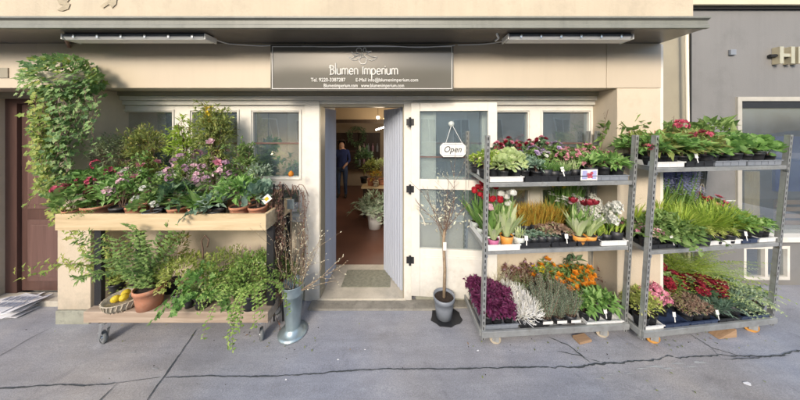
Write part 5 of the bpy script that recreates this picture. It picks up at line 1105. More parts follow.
# tall ones
def k_tall(mat, H, Rr, n, L, W, zc, Hc, blooms=None, nst=7, kind='leaf', extra=None):
    def f():
        g = G(); s = G(); tips = []
        for i in range(nst):
            a = random.random()*6.28; rr = Rr*random.uniform(.1,.8); e = Vector((math.cos(a)*rr, math.sin(a)*rr*.6, H*random.uniform(.75,1.0))); m1 = Vector((e.x*.25+random.uniform(-.02,.02), e.y*.25, e.z*.5)); s.tube([(0,0,0.08), m1, e], 0.005, 0.002, n=5, cap=False); tips.append(e)
            for k in range(10):      # side shoots
                t = random.uniform(.35,1); b = m1.lerp(e, (t-.5)*2) if t > .5 else Vector((0,0,.08)).lerp(m1, t*2); d = rdir(); d.z = abs(d.z)*.8; LL = random.uniform(.06,.16); q = b+d*LL; s.tube([b, q], 0.0018, 0.001, n=3, cap=False)
                for j in range(int(n/(nst*10))):
                    p = b.lerp(q, random.uniform(.2,1.1)); dd = (d+rdir()).normalized()
                    if kind == 'leaf': g.leaf(p, dd, (Vector((0,-.3,1))+jit(.6)).normalized(), L*random.uniform(.7,1.2), W, .2)
                    else: g.round_leaf(p, dd, (Vector((0,-.5,1))+jit(.6)).normalized(), L*.5*random.uniform(.7,1.2))
        bush(g, int(n*.35), Rr*.8, Hc, L, W, zc, kind)
        ps = [('foliage', g.mesh('foliage', M[mat]), [], None), ('stems', s.mesh('stems', M['twig']), [], None)]
        if blooms:
            for bn_, bm, cnt, fn, mind in blooms: ps += fl_parts([(c+Vector((0,-.03,0)), ax) for c, ax in dome_pts(cnt, Rr*.8, H*.35, H*.4, 1, mind)], bn_, bm, fn)
        return with_pot(0.08, 0.12, 'terracotta', ps)
    return f
bput(112,0.60,'tallA','olive_tree','small grey-green olive-like tree at the left behind the bench','tree',k_tall('g_oliveg',0.90,0.19,1700,0.042,0.012,0.55,0.36,nst=10),nvar=1)
bput(147,0.80,'tallB','bamboo_shrub','tall yellow-green feathery shrub in front of the left window pane','shrub',k_tall('g_olive',0.92,0.22,1800,0.05,0.013,0.42,0.46,[('blossom','p_pink',3,bigrose,0.1)],nst=11),nvar=1)
bput(136,0.25,'pinkrose','climbing_rose','thin climbing rose with pink and white blooms on tall stems','rose',k_tall('g_bright',0.62,0.10,160,0.05,0.025,0.25,0.2,[('blossom','p_pink',4,bigrose,0.08),('blossom','p_white',2,bigrose,0.08)],nst=4),nvar=1)
bput(184,0.75,'tallC','thin_shrub','loose light green shrub between the two window panes','shrub',k_tall('g_lime',0.86,0.12,700,0.05,0.016,0.40,0.3,nst=6),nvar=1)
bput(214,0.72,'tallD','bamboo_shrub','tall bright green shrub with two mauve-pink blooms right of the bench middle','shrub',k_tall('g_olive',0.95,0.20,1800,0.045,0.016,0.40,0.50,[('blossom','p_pink',2,bigrose,0.1),('blossom','p_palepink',2,bigrose,0.1)],nst=11),nvar=1)
def k_goldspire():
    def f():
        s = G(); s.tube([(0,0,0.08),(0.01,0,0.6),(0,0,1.10)], 0.005, 0.003, n=5); g = G()
        for i in range(110):
            t = random.random(); g.leaf(Vector((random.uniform(-.03,.03),random.uniform(-.03,.03),0.93+0.20*t)), rdir(), Vector((0,0,1)), .035, .018)
        lw = G(); bush(lw, 120, 0.10, 0.4, 0.05, 0.02, 0.2)
        return with_pot(.07,.11,'blackplastic',[('stem', s.mesh('stem', M['g_lime']), [], None),('golden_tip', g.mesh('golden_tip', M['p_yellow']), [], None),('foliage', lw.mesh('foliage', M['g_mid']), [], None)])
    return f
bput(208,0.62,'spire','golden_spire_plant','thin plant with a bright yellow leafy tip, tallest on the bench','plant',k_goldspire(),nvar=1,s=0.93)
bput(246,0.80,'tallE','loose_shrub','loose dark-twigged shrub at the right of the tall bench plants','shrub',k_tall('g_mid',0.72,0.13,600,0.05,0.02,0.3,0.3,nst=6),nvar=1)
g = G(); g.box(-0.028,0.028,-0.001,0.001,-0.04,0.04); o = g.obj('plant_label', M['signwhite']); o.location = P(266.5,199,1.97); o.rotation_euler = (0.1,0.9,0.1); tag(o, 'white plant label with a yellow mark at the right end of the bench', 'label')
g = G(); g.box(-0.014,0.014,-0.0025,-0.0012,-0.015,0.02); g.obj('yellow_mark', M['p_yellow'], o)
# --- lower shelf
ZL = lz1+0.002

def vine():
    g = G(); s = G()
    for i in range(19):
        a = random.uniform(0.25, 3.5) if random.random() < .75 else random.random()*6.28; L = random.uniform(.25,.62)
        d = Vector((-abs(math.cos(a))*random.uniform(.1,1) if random.random() < .8 else .4*random.random(), -.35*random.random(), random.uniform(.7,1.3))).normalized(); p = Vector((random.uniform(-.05,.05), random.uniform(-.05,.05), .15)); pts = [p.copy()]; t = 0
        while t < L:
            d = (d+jit(.16)+Vector((0,0,-.035))).normalized(); p = p+d*.03; t += .03; pts.append(p.copy())
            for q in (-1,1):
                sd = (Vector((d.z,0,-d.x))*q+jit(.4)+Vector((0,-.3,0))).normalized(); g.leaf(p, sd, Vector((0,-1,.5)).normalized(), .045*random.uniform(.7,1.2), .017, .2)
                g.leaf(p+sd*.02, (sd+d*.6).normalized(), Vector((0,-1,.6)).normalized(), .04, .014, .2)
        s.tube(pts, .0022, .001, n=3, cap=False)
    return with_pot(0.10,0.15,'terracotta',[('foliage', g.mesh('foliage', M['g_mid']), [], None),('stems', s.mesh('stems', M['twig']), [], None)])
bput(150,0.02,'vine','climbing_vine','sprawling fine-leaved vine in the large terracotta pot on the lower shelf','vine',vine,z=ZL,nvar=1,rz=0)
def vine2():
    g = G(); s = G()
    for i in range(15):
        L = random.uniform(.35,.85); p = Vector((random.uniform(-.08,.08), random.uniform(-.03,.03), .0)); d = Vector((random.uniform(-.35,.25), -.1, 1)).normalized(); pts = [p.copy()]; t = 0
        while t < L:
            d = (d+jit(.15)+Vector((0,0,-.02))).normalized(); p = p+d*.032; t += .032; pts.append(p.copy())
            for q in (-1,1): g.leaf(p, (Vector((d.z,0,-d.x))*q+jit(.5)+Vector((0,-.2,0))).normalized(), Vector((0,-1,.5)).normalized(), .05*random.uniform(.6,1.2), .02, .2)
        s.tube(pts, .002, .001, n=3, cap=False)
    return with_pot(0.06,0.08,'blackplastic',[('foliage', g.mesh('foliage', M['g_ivyy']), [], None),('stems', s.mesh('stems', M['twig']), [], None)])
bput(118,0.55,'vine2','climbing_vine','yellow-green climber reaching from the lower shelf up to the board','vine',vine2,z=ZL,nvar=1,rz=0,s=.95)
# low pale wicker bowl with lemons
wb = thing('wicker_bowl', 'low pale wicker bowl left of the large terracotta pot', 'basket', (X(126,2.0),2.0,ZL)); g = G()
g.lathe([(0.001,0),(0.10,0.0),(0.125,0.03),(0.135,0.07),(0.142,0.075),(0.135,0.08),(0.12,0.06),(0.001,0.04)], 28); g.obj('bowl', M['wicker'], wb, smooth=True)
g = G()
for k in range(28): a = k*2*math.pi/28; g.tube([(0.105*math.cos(a),0.105*math.sin(a),0),(0.13*math.cos(a),0.13*math.sin(a),0.035),(0.141*math.cos(a+.1),0.141*math.sin(a+.1),0.076)],0.005,n=4)
g.obj('weave', M['wicker'], wb)
for k, (dx, dy, dzz) in enumerate(((-0.03,-0.05,0.085),(0.03,-0.04,0.09),(0.0,-0.0,0.10))):
    g = G(); rr = 0.030; g.lathe([(0.001,-rr*1.05),(rr*.5,-rr*.88),(rr*.9,-rr*.45),(rr,0),(rr*.9,rr*.45),(rr*.5,rr*.88),(rr*.12,rr*1.08),(0.001,rr*1.12)], 14); o = g.obj('lemon', M['p_yellow'], smooth=True); o.location = (wb.location.x+dx, 2.0+dy, ZL+dzz); o.rotation_euler = (0.9*k,0.5+k,0); tag(o, 'round yellow fruit in the low wicker bowl', 'fruit', 'yellow fruit in the wicker bowl')
bput(181,0.12,'yel1','yellow_leaf_shrub','dense yellow-green shrub right of the large terracotta pot','shrub',k_leafy('g_yellow',0.19,0.34,0.04,0.022,620,0.07,0.11,'blackplastic'),z=ZL,nvar=1)
bput(172,0.55,'pinkish','leafy_shrub','light green shrub at the back between the terracotta pot and the yellow one','shrub',k_leafy('g_olive',0.13,0.46,0.045,0.018,300,0.07,0.11,'blackplastic'),z=ZL,nvar=1)
bput(203,0.00,'ivyb','ivy_plant','bright green and cream ivy spilling from the lower shelf to the ground','ivy',k_trailing('g_bright',26,0.32,0.8,0.046,'ivy',0.07,0.11,'blackplastic',front=0.7,top=120,topH=0.26,rise=0.9,topR=0.15),z=ZL,nvar=1)
bput(190,0.0,'ivyc','ivy_plant','pale cream-edged ivy trailing over the middle of the lower shelf','ivy',k_trailing('g_pale',12,0.34,0.9,0.042,'ivy',0.05,0.09,'blackplastic',front=0.9,top=30,topH=0.10,rise=0.5),z=ZL,nvar=1)
bput(225,0.35,'fine1','fine_leaf_shrub','fine mid green shrub between the ivy and the draping plant','shrub',k_leafy('g_ivyy',0.19,0.36,0.035,0.012,700,0.07,0.11,'blackplastic'),z=ZL,nvar=1)
bput(252,0.0,'drape','draping_plant','large fine-leaved green plant draping over the right end to the ground','plant',k_trailing('g_drape',260,0.46,0.62,0.030,'leaf',0.08,0.13,'blackplastic',front=0.6,top=700,topH=0.34,rise=1.5,step=0.024,wl=.5,topR=0.19),z=ZL,nvar=1)
bput(246,0.45,'spik','salvia_plant','dark-stemmed plant with dull purple-brown flower spikes at the right','plant',k_spikes('g_silver',22,0.40,0.12,0.02,0.004,20,lean=0.3,tops=('flower_spike','p_mauve',12)),z=ZL,nvar=1)
g = G(); g.tube([(0,0,0),(0,0,0.38),(-0.015,0,0.46),(0.02,0,0.51),(0.055,0,0.47),(0.04,0,0.40)], 0.006, n=6); o = g.obj('hooked_cane', M['twig'], smooth=True); o.location = (X(203,2.1),2.1,ZL+0.05); tag(o, 'brown hooked cane rising behind the yellow-green shrub', 'cane')

# ------------------------------------------------------------------ hanging ivy on the left pilaster
def ivy_mass():
    t = thing('hanging_ivy', 'thick ivy cascading down the left pilaster from below the fascia', 'ivy', (0,0,0)); random.seed(77)
    bk = G(); Yb = 2.02; bk.lathe([(0.001,-0.07),(0.12,-0.06),(0.15,0.04),(0.155,0.05),(0.14,0.05),(0.001,0.02)], 18, P(62,80,Yb)+Vector((0,0.03,0))); bk.obj('hanging_basket', M['wicker'], t)
    br = G(); a = P(62,62,YP); br.tube([a, P(62,60,Yb+.02), P(62,70,Yb+.02)], 0.008, n=5); br.obj('bracket', M['blackmetal'], t)
    g = G(); gy = G(); s = G()
    c = P(62,82,Yb)
    for i in range(620):
        d = rdir(); r = 0.5+.5*random.random()**.5; q = Vector((c.x+.01+d.x*.31*r, 2.02+d.y*.14*r, c.z+.02+d.z*.20*r+0.02))
        (g if random.random() < .85 else gy).ivy_leaf(q, (d+Vector((0,-.5,-.6))+jit(.5)).normalized(), (Vector((0,-1,.5))+jit(.5)).normalized(), random.uniform(.032,.056))
    # hanging strands: (px, top py, bottom py)
    def strand(px0, px1, y0, y1, gg, dens=1.0, sp=.03):
        ya = random.uniform(1.93,2.10); p0 = P(px0,y0,ya); p1 = P(px1,y1,ya+random.uniform(-.03,.05)); n = max(4, int((p0-p1).length/.028)); pts = []
        for i in range(n+1):
            p = p0.lerp(p1, i/n)+jit(.014); p.x += .018*math.sin(i*.5+px0); pts.append(p)
            for q in range(2):
                if random.random() > dens*.8: continue
                d = Vector((random.uniform(-1,1), -.4, random.uniform(-1,.2))).normalized(); gg.ivy_leaf(p+jit(sp), d, (Vector((0,-1,.4))+jit(.6)).normalized(), random.uniform(.028,.05))
        s.tube(pts, .0025, .0012, n=3, cap=False)
    for i in range(24):
        x = random.uniform(26,56); strand(x, 28+(x-26)*.75+random.uniform(2,12), random.uniform(85,115), random.uniform(150,195), gy if random.random() < .62 else g)
    for i in range(8): x = random.uniform(38,56); strand(x, x+random.uniform(4,12), 110, random.uniform(185,222), gy if random.random() < .5 else g)
    for i in range(13):
        x = random.uniform(62,97); strand(x, x+random.uniform(-10,4), random.uniform(85,105), random.uniform(115,165), g, .8)
    for i in range(8): x = random.uniform(58,72); strand(x, x+random.uniform(-6,4), 110, random.uniform(170,200), g, .7)
    strand(46,24,180,208,gy,.6); strand(24,16,88,100,g,.7); strand(30,20,66,80,g,.7); strand(96,106,80,96,g,.7); strand(58,74,196,236,gy,.7); strand(66,84,206,232,gy,.5)
    g.obj('foliage', M['g_ivy'], t); o = gy.obj('foliage', M['g_ivyy'], t); o['label'] = 'yellower strands of ivy'; s.obj('stems', M['twig'], t)
ivy_mass()

# ------------------------------------------------------------------ vase with bare branches
YV = 2.10
vs = thing('zinc_vase', 'tall tapered zinc vase standing right of the bench', 'vase', (X(293,YV), YV, gz(YV)+0.002))
g = G(); g.lathe([(0.001,0),(0.125,0),(0.128,0.008),(0.10,0.016),(0.062,0.05),(0.060,0.06)], 30); g.obj('foot', M['zinc'], vs, smooth=True)
g = G(); g.lathe([(0.060,0.05),(0.066,0.10),(0.088,0.36),(0.092,0.362),(0.092,0.372),(0.090,0.375),(0.103,0.45),(0.106,0.455),(0.103,0.46),(0.098,0.452),(0.05,0.30),(0.001,0.30)], 30); g.obj('body', M['zinc'], vs, smooth=True)
random.seed(31)
br = thing('bare_branches', 'bunch of thin budding branches standing in the zinc vase', 'branches', vs.location)
g = G(); bd = G()
def twig(g, b, d, L, r, depth):
    p = Vector(b); dd = d.normalized(); pts = [p.copy()]; n = max(3, int(L/.05))
    for i in range(n):
        dd = (dd+jit(.12)+Vector((0,0,.02))).normalized(); p = p+dd*L/n; pts.append(p.copy())
        if random.random() < .8: bd.leaf(p, (dd+rdir()*.7).normalized(), rdir(), .02, .009, .1)
        if depth and random.random() < .5: twig(g, p, (dd+rdir()*.8).normalized(), L*random.uniform(.2,.45), r*.5, depth-1)
    g.tube(pts, r, r*.35, n=4, cap=False)
for i in range(14):
    a = random.random()*6.28; sp = random.uniform(.05,.35); x = math.cos(a)*sp; twig(g, (math.cos(a)*.05, math.sin(a)*.05, .32), Vector((x+.12, math.sin(a)*sp*.4-.05, 1)), random.uniform(.35,.75), .0032, 1)
for i in range(3): twig(g, (.05,-.02,.38), Vector((1.0,-.1,.45+.2*i)), random.uniform(.35,.55), .0035, 1)
g.obj('twigs', M['twigpale'], br); bd.obj('buds', M['beigegrass'], br)['kind'] = 'stuff'
# plant stake with a curled crown, and the wicker-like dried vine against the bench end
st = thing('curled_stake', 'slim wooden stake crowned with curled wire arms behind the zinc vase', 'stake', (X(291,2.24),2.24,0)); st.location.z = 0
g = G(); top = Z(196,2.28); g.tube([(0,0,-.01),(0,0,top)], .011, .009, n=8); g.obj('pole', M['twigpale'], st)
for k in range(7):
    a = -1.3+k*.43; g = G(); L = .15; pts = [(0,0,top)]+[(math.sin(a)*L*t*1.0, .03*math.cos(k*2), top+.13*math.sin(math.pi*min(1,t*.75))-.10*max(0,t-.6)) for t in (.25,.5,.75,1,1.15)]; g.tube(pts, .005, .003, n=5); g.obj('arm', M['twig'], st, smooth=True)
g = G(); g.lathe([(.001,-.025),(.02,-.02),(.026,0),(.018,.02),(.004,.032),(.001,.034)], 12, (0.005,-.01,Z(173,2.28))); g.obj('finial', M['p_orange'], st, smooth=True)
g = G(); g.box(-.03,.03,-.02,.0,top-.11,top-.02); g.obj('metal_clip', M['zinc'], st)
dv = thing('dried_vine_trellis', 'dark dried vines hanging on a thin frame at the right end of the bench', 'trellis', (0,0,0)); random.seed(9)
g = G(); Yt = 2.2
for px in (274,283): g.tube([P(px,184,Yt), (X(px,Yt),Yt,0.0)], .008, n=5)
for py in (186,230,290): g.tube([P(273,py,Yt), P(284,py,Yt)], .006, n=5)
g.obj('frame', M['blackmetal'], dv)
g = G(); lf = G()
for i in range(30):
    x = random.uniform(270,284); n = 30; y0 = random.uniform(182,210); y1 = random.uniform(250,335); pts = []
    for k in range(n+1):
        t = k/n; yy = 2.12+.06*math.sin(k+i); py = y0+(y1-y0)*t; p = P(x+2.8*math.sin(k*.7+i), py, yy); p.z = max(p.z, 0.0); pts.append(p)
        if random.random() < .6: lf.leaf(p+jit(.01), rdir(), rdir(), .028, .014, .3)
    g.tube(pts, .0035, .002, n=4, cap=False)
for i in range(7):      # strands on the right of the stake
    x = random.uniform(297,307); pts = []
    for k in range(20):
        p = P(x+1.2*math.sin(k*.8+i), 192+k*4.5*random.uniform(.8,1), 2.3); pts.append(p)
        if random.random() < .7: lf.leaf(p+jit(.01), rdir(), rdir(), .024, .012, .3)
    g.tube(pts, .0025, .0015, n=3, cap=False)
g.obj('vines', M['twig'], dv); lf.obj('dry_leaves', M['brownleaf'], dv)

# ------------------------------------------------------------------ small tree in grey pot beside the door leaf
YT = 2.26
tr = thing('potted_tree', 'small pale-leaved standard tree in a grey pot in front of the open door leaf', 'tree', (X(444,YT),YT,gz(YT)+.012))
g = G(); pot(g, .105, .205, .74); g.obj('pot', M['greyplastic'], tr, smooth=True); g = soil(.105,.205); g.obj('soil', M['soil'], tr)
g = G(); g.tube([(0,0,.17),(.008,0,.45),(-.004,0,.72),(.004,0,.86)], .017, .013, n=8); g.obj('trunk', M['twigpale'], tr, smooth=True)
g = G(); g.box(-.012,.02,-.022,-.018,.66,.74); g.obj('tag', M['signwhite'], tr)
random.seed(14); g = G(); bd = G(); cr = G()
for i in range(13):
    a = random.random()*6.28; sp = random.uniform(.2,1.0); twig(g, (.004,0,random.uniform(.70,.86)), Vector((math.cos(a)*sp, math.sin(a)*sp*.7, 1)), random.uniform(.28,.72), .0048, 1)
g.obj('branches', M['twig'], tr); bd.obj('buds', M['beigegrass'], tr)['kind'] = 'stuff'
for i in range(60):
    pass
lf = G()
for i in range(90):
    d = rdir(); d.z = abs(d.z); p = Vector((d.x*.25*random.uniform(.3,1), d.y*.18, .88+d.z*.62*random.uniform(.2,1))); lf.leaf(p, (Vector((0,0,.8))+rdir()).normalized(), rdir(), random.uniform(.03,.05), .017, .1)
lf.obj('leaves', M['beigegrass'], tr)
g = G(); rnd = random.Random(3); pts = []
for k in range(18): a = k*2*math.pi/18; rr = .15*(1+.12*rnd.uniform(-1,1)); pts.append(Vector((math.cos(a)*rr, math.sin(a)*rr*.8, 0)))
g.poly(pts, (0,0,.008)); o = g.obj('pot_mat', M['blackplastic']); o.location = (X(446,YT),YT,gz(YT)+.001); tag(o, 'flat black mat under the grey tree pot', 'mat')

# ------------------------------------------------------------------ newspapers on the pavement at the left door
nw = thing('newspaper_stack', 'loose pile of pale newspapers lying in front of the dark red-brown door', 'newspapers', (X(10,2.32),2.32,gz(2.32)+.003)); nw.scale = (.82,.82,.82); random.seed(6)
for k in range(9):
    g = G(); w, d = .44, .28; nx_, ny_ = 8, 4; vs_ = []
    dx, dy, rz, ph = random.uniform(-.1,.08), random.uniform(-.05,.05), random.uniform(-.35,.35), random.random()*6
    for j in range(ny_+1):
        for i in range(nx_+1):
            x = (i/nx_-.5)*w; y = (j/ny_-.5)*d; z = .006+k*.011+.010*math.sin(i*.9+ph)*math.cos(j*.8+k)+.02*max(0,(i/nx_-.75))*k*.5; c_, s_ = math.cos(rz), math.sin(rz); vs_.append((x*c_-y*s_+dx, x*s_+y*c_+dy, max(z,.004+k*.008)))
    fs_ = [(j*(nx_+1)+i, j*(nx_+1)+i+1, (j+1)*(nx_+1)+i+1, (j+1)*(nx_+1)+i) for j in range(ny_) for i in range(nx_)]
    g.add(vs_, fs_); o = g.obj('sheet', M['paper'], nw); sm = o.modifiers.new('solid', 'SOLIDIFY'); sm.thickness = .004
    if k == 8:
        pr = G()
        for q in range(5): 
            for l in range(2): xa = -.19+q*.075; i = 0; zz = .14; pr.box(xa+dx, xa+dx+.055, -.10+l*.1+dy, -.035+l*.1+dy, .128, .130)
        pr.obj('printed_columns', M['ink'], nw)
# small litter
random.seed(8)
for i, (px, py, s_) in enumerate(((748,384,.035),(286,380,.012),(338,360,.01),(478,351,.012),(100,333,.02),(560,330,.01),(365,350,.008))):
    p = gp(px, py, .003); g = G(); pts = [p+Vector((math.cos(a)*s_*random.uniform(.4,1.2), math.sin(a)*s_*.5*random.uniform(.4,1), 0)) for a in [k*math.pi/4 for k in range(8)]]; g.poly(pts, (0,0,.003)); tag(g.obj('paper_scrap', M['paper']), 'tiny white scrap lying on the asphalt', 'scrap', 'white scraps on the pavement')

# fallen leaves, petals and spilled soil round the bench and the trolleys
random.seed(66); fg = G(); so = G()
for k in range(120):
    px, py = random.choice([(random.gauss(190,55), random.gauss(328,9)), (random.gauss(560,60), random.gauss(347,5)), (random.gauss(700,45), random.gauss(342,6)), (random.gauss(290,30), random.gauss(340,12)), (random.uniform(100,780), random.uniform(335,395))])
    if py < 312: continue
    p = gp(px, py, .006+random.random()*.004)
    if random.random() < .6: fg.leaf(p, Vector((random.uniform(-1,1), random.uniform(-1,1), .05)), Vector((0,0,1)), random.uniform(.012,.028), random.uniform(.006,.013), .1)
    else: r = random.uniform(.001,.0032); so.box(p.x-r, p.x+r, p.y-r, p.y+r, p.z-.006, p.z-.006+r)
tag(fg.obj('fallen_leaves', M['g_hell']), 'scattered fallen leaves and petals on the asphalt below the plants', 'leaves'); bpy.data.objects['fallen_leaves']['kind'] = 'stuff'
tag(so.obj('spilled_soil', M['soil']), 'crumbs of dark potting soil spilled on the asphalt', 'soil'); bpy.data.objects['spilled_soil']['kind'] = 'stuff'

# ------------------------------------------------------------------ inside the shop
def lamp(x, y, z, r, s, label, col=(1,.78,.5), name='hanging_lamp'):
    t = thing(name, label, 'lamp', (x,y,z)); g = G(); g.lathe([(.001,-r),(r*.7,-r*.7),(r,0),(r*.7,r*.7),(.001,r)], 14); g.obj('bulb', LM, t, smooth=True)
    g = G(); g.tube([(0,0,r),(0,0,min(.5,2.7-z))], .004, n=4); g.obj('cord', M['blackmetal'], t)
    ld = bpy.data.lights.new('lamp_light', 'POINT'); ld.energy = s; ld.color = col; ld.shadow_soft_size = r*1.3; lo = bpy.data.objects.new('lamp_light', ld); C.objects.link(lo); lo.parent = t; lo.location = (0,-0.0,-r*1.6); return t
LM = emit('lit_bulb', (1.0,.72,.4), 7.0)
lamp(X(378,4.0),4.0,Z(117.5,4.0),.03,4,'small glowing spot lamp near the shop ceiling, left of the pair')
lamp(X(384,4.0)+.02,4.0,Z(118.5,4.0),.028,4,'small glowing spot lamp near the shop ceiling, right of the pair')
lamp(X(268.5,2.85),2.85,Z(153,2.85),.05,2.5,'round warm lamp glowing behind the third window pane')
lt = thing('tube_lamp', 'bright tilted tube lamp on the shop ceiling beyond the doorway', 'lamp', P(380,128.5,5.5), (0,R(-18),0.5)); g = G(); g.box(-.11,.11,-.018,.018,-.014,.014); g.obj('tube', emit('tube_light',(1,.93,.85),9), lt)
ld = bpy.data.lights.new('tube_glow','POINT'); ld.energy = 9; ld.color = (1,.87,.72); ld.shadow_soft_size = .12; lo = bpy.data.objects.new('tube_glow', ld); C.objects.link(lo); lo.parent = lt; lo.location = (0,-.2,-.1)
cb = thing('dark_cabinet', 'tall dark cabinet against the left back wall of the shop', 'cabinet', P(347,127,6.9)); cb.location.z = 0.6
bx('carcase', 'darkwood', (-.33,.33,0,.2,0,1.1), parent=cb); 
for i in range(3): bx('shelf', 'brown', (-.31,.31,-.03,-.001,.2+i*.33,.23+i*.33), parent=cb)
cb2 = thing('bottle_shelf', 'dark shelf rack with pale bottles on the back wall of the shop', 'shelf', P(369,127,7.0)); cb2.location.z = .55
bx('carcase', 'darkwood', (-.33,.33,0,.15,0,1.15), parent=cb2)
random.seed(12)
for i in range(10):
    g = G(); x = -.28+(i%5)*.135; z = .15+(i//5)*.42; g.lathe([(.001,0),(.035,0),(.035,.16),(.012,.21),(.012,.26),(.001,.26)],10,(x,-.05,z)); g.obj('bottle', M[random.choice(['beigegrass','brownleaf','p_mauve','greyplastic'])], cb2)
tb = thing('shop_table', 'pale wooden table inside the shop right of the aisle', 'table', (0,0,0)); ty = 4.6
x0_, zt_ = X(361,ty), Z(187,ty)
bx('table_top', 'plank', (x0_,.85,ty,ty+.6,zt_-.04,zt_), parent=tb, bevel=.004)
for x, y in ((x0_+.06,ty+.06),(.8,ty+.06),(x0_+.06,ty+.54),(.8,ty+.54)): bx('leg', 'darkwood', (x-.025,x+.025,y-.025,y+.025,.022,zt_-.041), parent=tb)
def iput(px, Y, z, key, name, label, cat, fn, s=1): return put(key, name, label, cat, (X(px,Y),Y,z), fn, nvar=1, s=s)
iput(371,ty+.15,zt_,'in1','table_plant','potted green plant on the left of the table inside the shop','plant',k_leafy('g_olive',.14,.35,.08,.03,200,.08,.12,'terracotta'))
iput(382,ty+.2,zt_,'in2','table_plant','round pale topiary plant on the right of the table inside the shop','plant',k_leafy('g_pale',.18,.34,.05,.02,420,.09,.14,'terracotta',z0=.3))
iput(364,ty+.35,zt_,'in3','table_plant','dark leafy plant at the back of the table inside the shop','plant',k_leafy('g_dark',.17,.6,.09,.04,260,.08,.12,'blackplastic'))
iput(376,ty+.05,zt_,'in4','table_plant','orange-brown dried flower bunch on the table inside the shop','plant',k_leafy('orangegrass',.11,.22,.06,.02,160,.06,.10,'wicker'))
iput(375,4.2,.022,'in5','floor_plant','large silvery leafy plant in a white pot on the shop floor','plant',k_trailing('g_silver',40,.42,.8,.10,'leaf',.14,.28,'whiteplastic',rise=1.3,top=220,topH=.35,wl=.3,topR=.28),s=1.05)
wr = thing('dried_wreath', 'dark dried wreath hanging high on the shop back wall', 'wreath', P(357,136,6.6)); g = G(); random.seed(5)
for i in range(260): a = random.random()*6.28; g.leaf(Vector((math.cos(a)*.22, random.uniform(-.05,.05), math.sin(a)*.22))+jit(.05), rdir(), rdir(), .09, .03)
g.obj('foliage', M['g_dark'], wr)
# plants behind the windows
random.seed(40)
def wput(px, key, label, fn, s=1, Y=2.69): return put(key, 'window_plant', label, 'plant', (X(px,Y),Y,.822), fn, nvar=1, s=s)
wput(262,'wp1','tall blue-green plant behind the left edge of the third window pane',k_tall('g_bright',.95,.15,700,.09,.045,.35,.4,nst=7))
wput(281,'wp2','bright green plant behind the middle of the third window pane',k_leafy('g_bright',.2,.36,.10,.05,160,.08,.13,'terracotta'),1.0)
wput(296,'wp3','dark green plant behind the right edge of the third window pane',k_tall('g_mid',.75,.14,500,.07,.03,.3,.3,nst=6))
wput(215,'wp4','green leafy plant behind the second window pane',k_tall('g_mid',.8,.2,600,.09,.04,.3,.35))
wput(150,'wp5','green leafy plant behind the first window pane',k_tall('g_blue',.8,.2,600,.09,.04,.3,.35))
wput(508,'wp6','dark green plant behind the pane right of the open door leaf',k_leafy('g_dark',.16,.3,.09,.04,160,.08,.13,'terracotta'))
wput(562,'wp7','grey-green plant behind the rightmost window pane',k_tall('g_silver',.62,.2,800,.04,.014,.2,.3))
g = G(); g.lathe([(.001,-.05),(.04,-.045),(.062,-.01),(.06,.02),(.03,.045),(.006,.05)], 16); o = g.obj('gourd', M['p_orange'], smooth=True); o.location = P(291,174,2.72); tag(o, 'small orange gourd behind the third window pane', 'gourd')
g = G(); g.tube([(0,0,.04),(0,0,.09)],.005,n=4); g.obj('stalk', M['twig'], o)
for px in (291,):
    g = G(); p = P(px,180,2.72); g.box(p.x-.07,p.x+.07,2.66,2.78,.821,p.z+.005); tag(g.obj('wooden_block', M['plank2'], bevel=.003), 'pale wooden block carrying the orange gourd behind the glass', 'block')

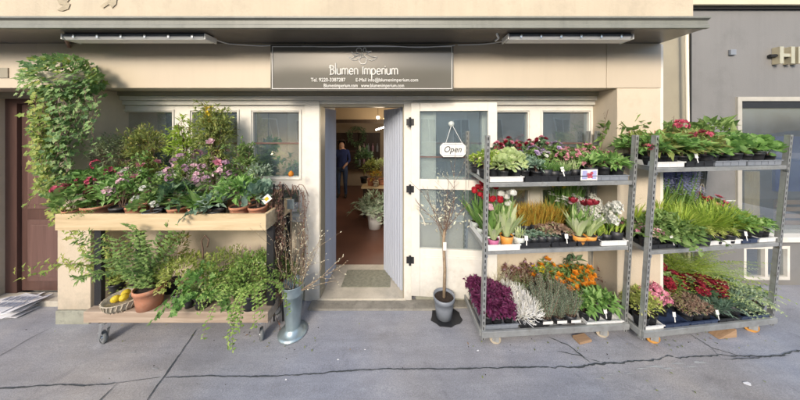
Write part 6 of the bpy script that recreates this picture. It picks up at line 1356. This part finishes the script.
# ------------------------------------------------------------------ person standing in the shop
def person():
    Y = 6.0; t = thing('person', 'person in a dark blue top and jeans standing at the left inside the shop', 'person', (X(342,Y),Y,.022)); H = 1.5
    J = {'pel':(0,0,.80),'spi':(0,.0,.98),'che':(0,0,1.15),'nek':(0,-.01,1.28),'hed':(0,-.03,1.36),'top':(0,-.03,1.47),
         'shl':(-.16,0,1.21),'ell':(-.20,.01,.97),'wrl':(-.17,-.10,.78),'hal':(-.165,-.13,.72),'shr':(.16,0,1.21),'elr':(.20,-.01,.97),'wrr':(.14,-.18,.88),'har':(.10,-.22,.87),
         'hil':(-.085,0,.76),'knl':(-.09,-.02,.43),'anl':(-.09,.02,.08),'tol':(-.10,-.12,.03),'hir':(.085,0,.76),'knr':(.095,-.04,.43),'anr':(.10,0,.08),'tor':(.12,-.14,.03)}
    Rr = {'pel':.125,'spi':.115,'che':.135,'nek':.05,'hed':.085,'top':.06,'shl':.06,'ell':.042,'wrl':.03,'hal':.03,'shr':.06,'elr':.042,'wrr':.03,'har':.03,'hil':.09,'knl':.06,'anl':.04,'tol':.03,'hir':.09,'knr':.06,'anr':.04,'tor':.03}
    E = [('pel','spi'),('spi','che'),('che','nek'),('nek','hed'),('hed','top'),('che','shl'),('shl','ell'),('ell','wrl'),('wrl','hal'),('che','shr'),('shr','elr'),('elr','wrr'),('wrr','har'),('pel','hil'),('hil','knl'),('knl','anl'),('anl','tol'),('pel','hir'),('hir','knr'),('knr','anr'),('anr','tor')]
    for s, h in ((-1,'hal'),(1,'har')):
        for k in range(5):
            n = 'f%d%s' % (k, h); b = J[h]; J[n] = (b[0]+(-.024+.012*k)*1, b[1]-.02-.004*k, b[2]-(.075 if 0 < k < 4 else .05)); Rr[n] = .009; E.append((h, n))
    names = list(J); me = bpy.data.meshes.new('body'); me.from_pydata([J[n] for n in names], [(names.index(a), names.index(b)) for a, b in E], []); o = bpy.data.objects.new('body', me); C.objects.link(o)
    sk = o.modifiers.new('skin','SKIN'); 
    for i, n in enumerate(names): me.skin_vertices[0].data[i].radius = (Rr[n]*(1.15 if n in ('pel','spi','che') else 1), Rr[n]*(.8 if n in ('pel','spi','che') else 1)); 
    me.skin_vertices[0].data[0].use_root = True
    sb = o.modifiers.new('sub','SUBSURF'); sb.levels = 1; sb.render_levels = 1
    dg = bpy.context.evaluated_depsgraph_get(); nm = bpy.data.meshes.new_from_object(o.evaluated_get(dg)); bpy.data.objects.remove(o)
    skin = paint('skin', (.50,.30,.21), .6, .05); jean = paint('blue_jeans', (.05,.08,.16), .9, .2, 20); top = paint('dark_blue_top', (.02,.035,.13), .9, .15, 12); shoe = paint('dark_shoe', (.03,.03,.03), .6, .1)
    nm.materials.clear()
    for m in (skin, jean, top, shoe): nm.materials.append(m)
    for f in nm.polygons:
        c = f.center; f.use_smooth = True
        f.material_index = 3 if c.z < .10 else (1 if c.z < .80 and abs(c.x) < .15 and c.y > -.09 or c.z < .60 else (2 if c.z < 1.275 and not (c.y < -.13 or (c.z < .80 and c.x < -.14)) else 0))
    b = bpy.data.objects.new('body', nm); C.objects.link(b); b.parent = t
    g = G()
    hc = Vector((0,-.02,1.425)); n1, n2 = 16, 9; vv = []
    for i in range(n2):
        ph = math.pi*.62*i/(n2-1)
        for j in range(n1): th_ = 2*math.pi*j/n1; r_ = .098*(1+.03*math.sin(j*5+i)); v = Vector((r_*.9*math.sin(ph)*math.cos(th_), r_*1.05*math.sin(ph)*math.sin(th_)+.012, r_*1.05*math.cos(ph))); 
        
        for j in range(n1):
            th_ = 2*math.pi*j/n1; ph_ = ph*(.5 if math.sin(th_) < -.3 else 1.0); r_ = .118; vv.append(hc+Vector((r_*.9*math.sin(ph_)*math.cos(th_), r_*math.sin(ph_)*math.sin(th_)+.012, r_*1.0*math.cos(ph_))))
    g.add(vv, [(i*n1+j, i*n1+(j+1)%n1, (i+1)*n1+(j+1)%n1, (i+1)*n1+j) for i in range(n2-1) for j in range(n1)]); g.obj('hair', paint('dark_hair', (.03,.02,.015), .6, .2, 40), t, smooth=True)
    for sx in (-.03,.03):
        g = G(); g.lathe([(.001,-.009),(.009,0),(.001,.009)], 8, (sx,-.108,1.385)); g.obj('eye', shoe, t)
    g = G(); g.poly([Vector((-.012,-.105,1.35)),Vector((.012,-.105,1.35)),Vector((0,-.108,1.385))], (0,-.018,-.004)); g.obj('nose', skin, t)
    g = G(); g.box(-.02,.02,-.112,-.104,1.325,1.331); g.obj('mouth', paint('lips', (.35,.12,.1), .6), t)
person()
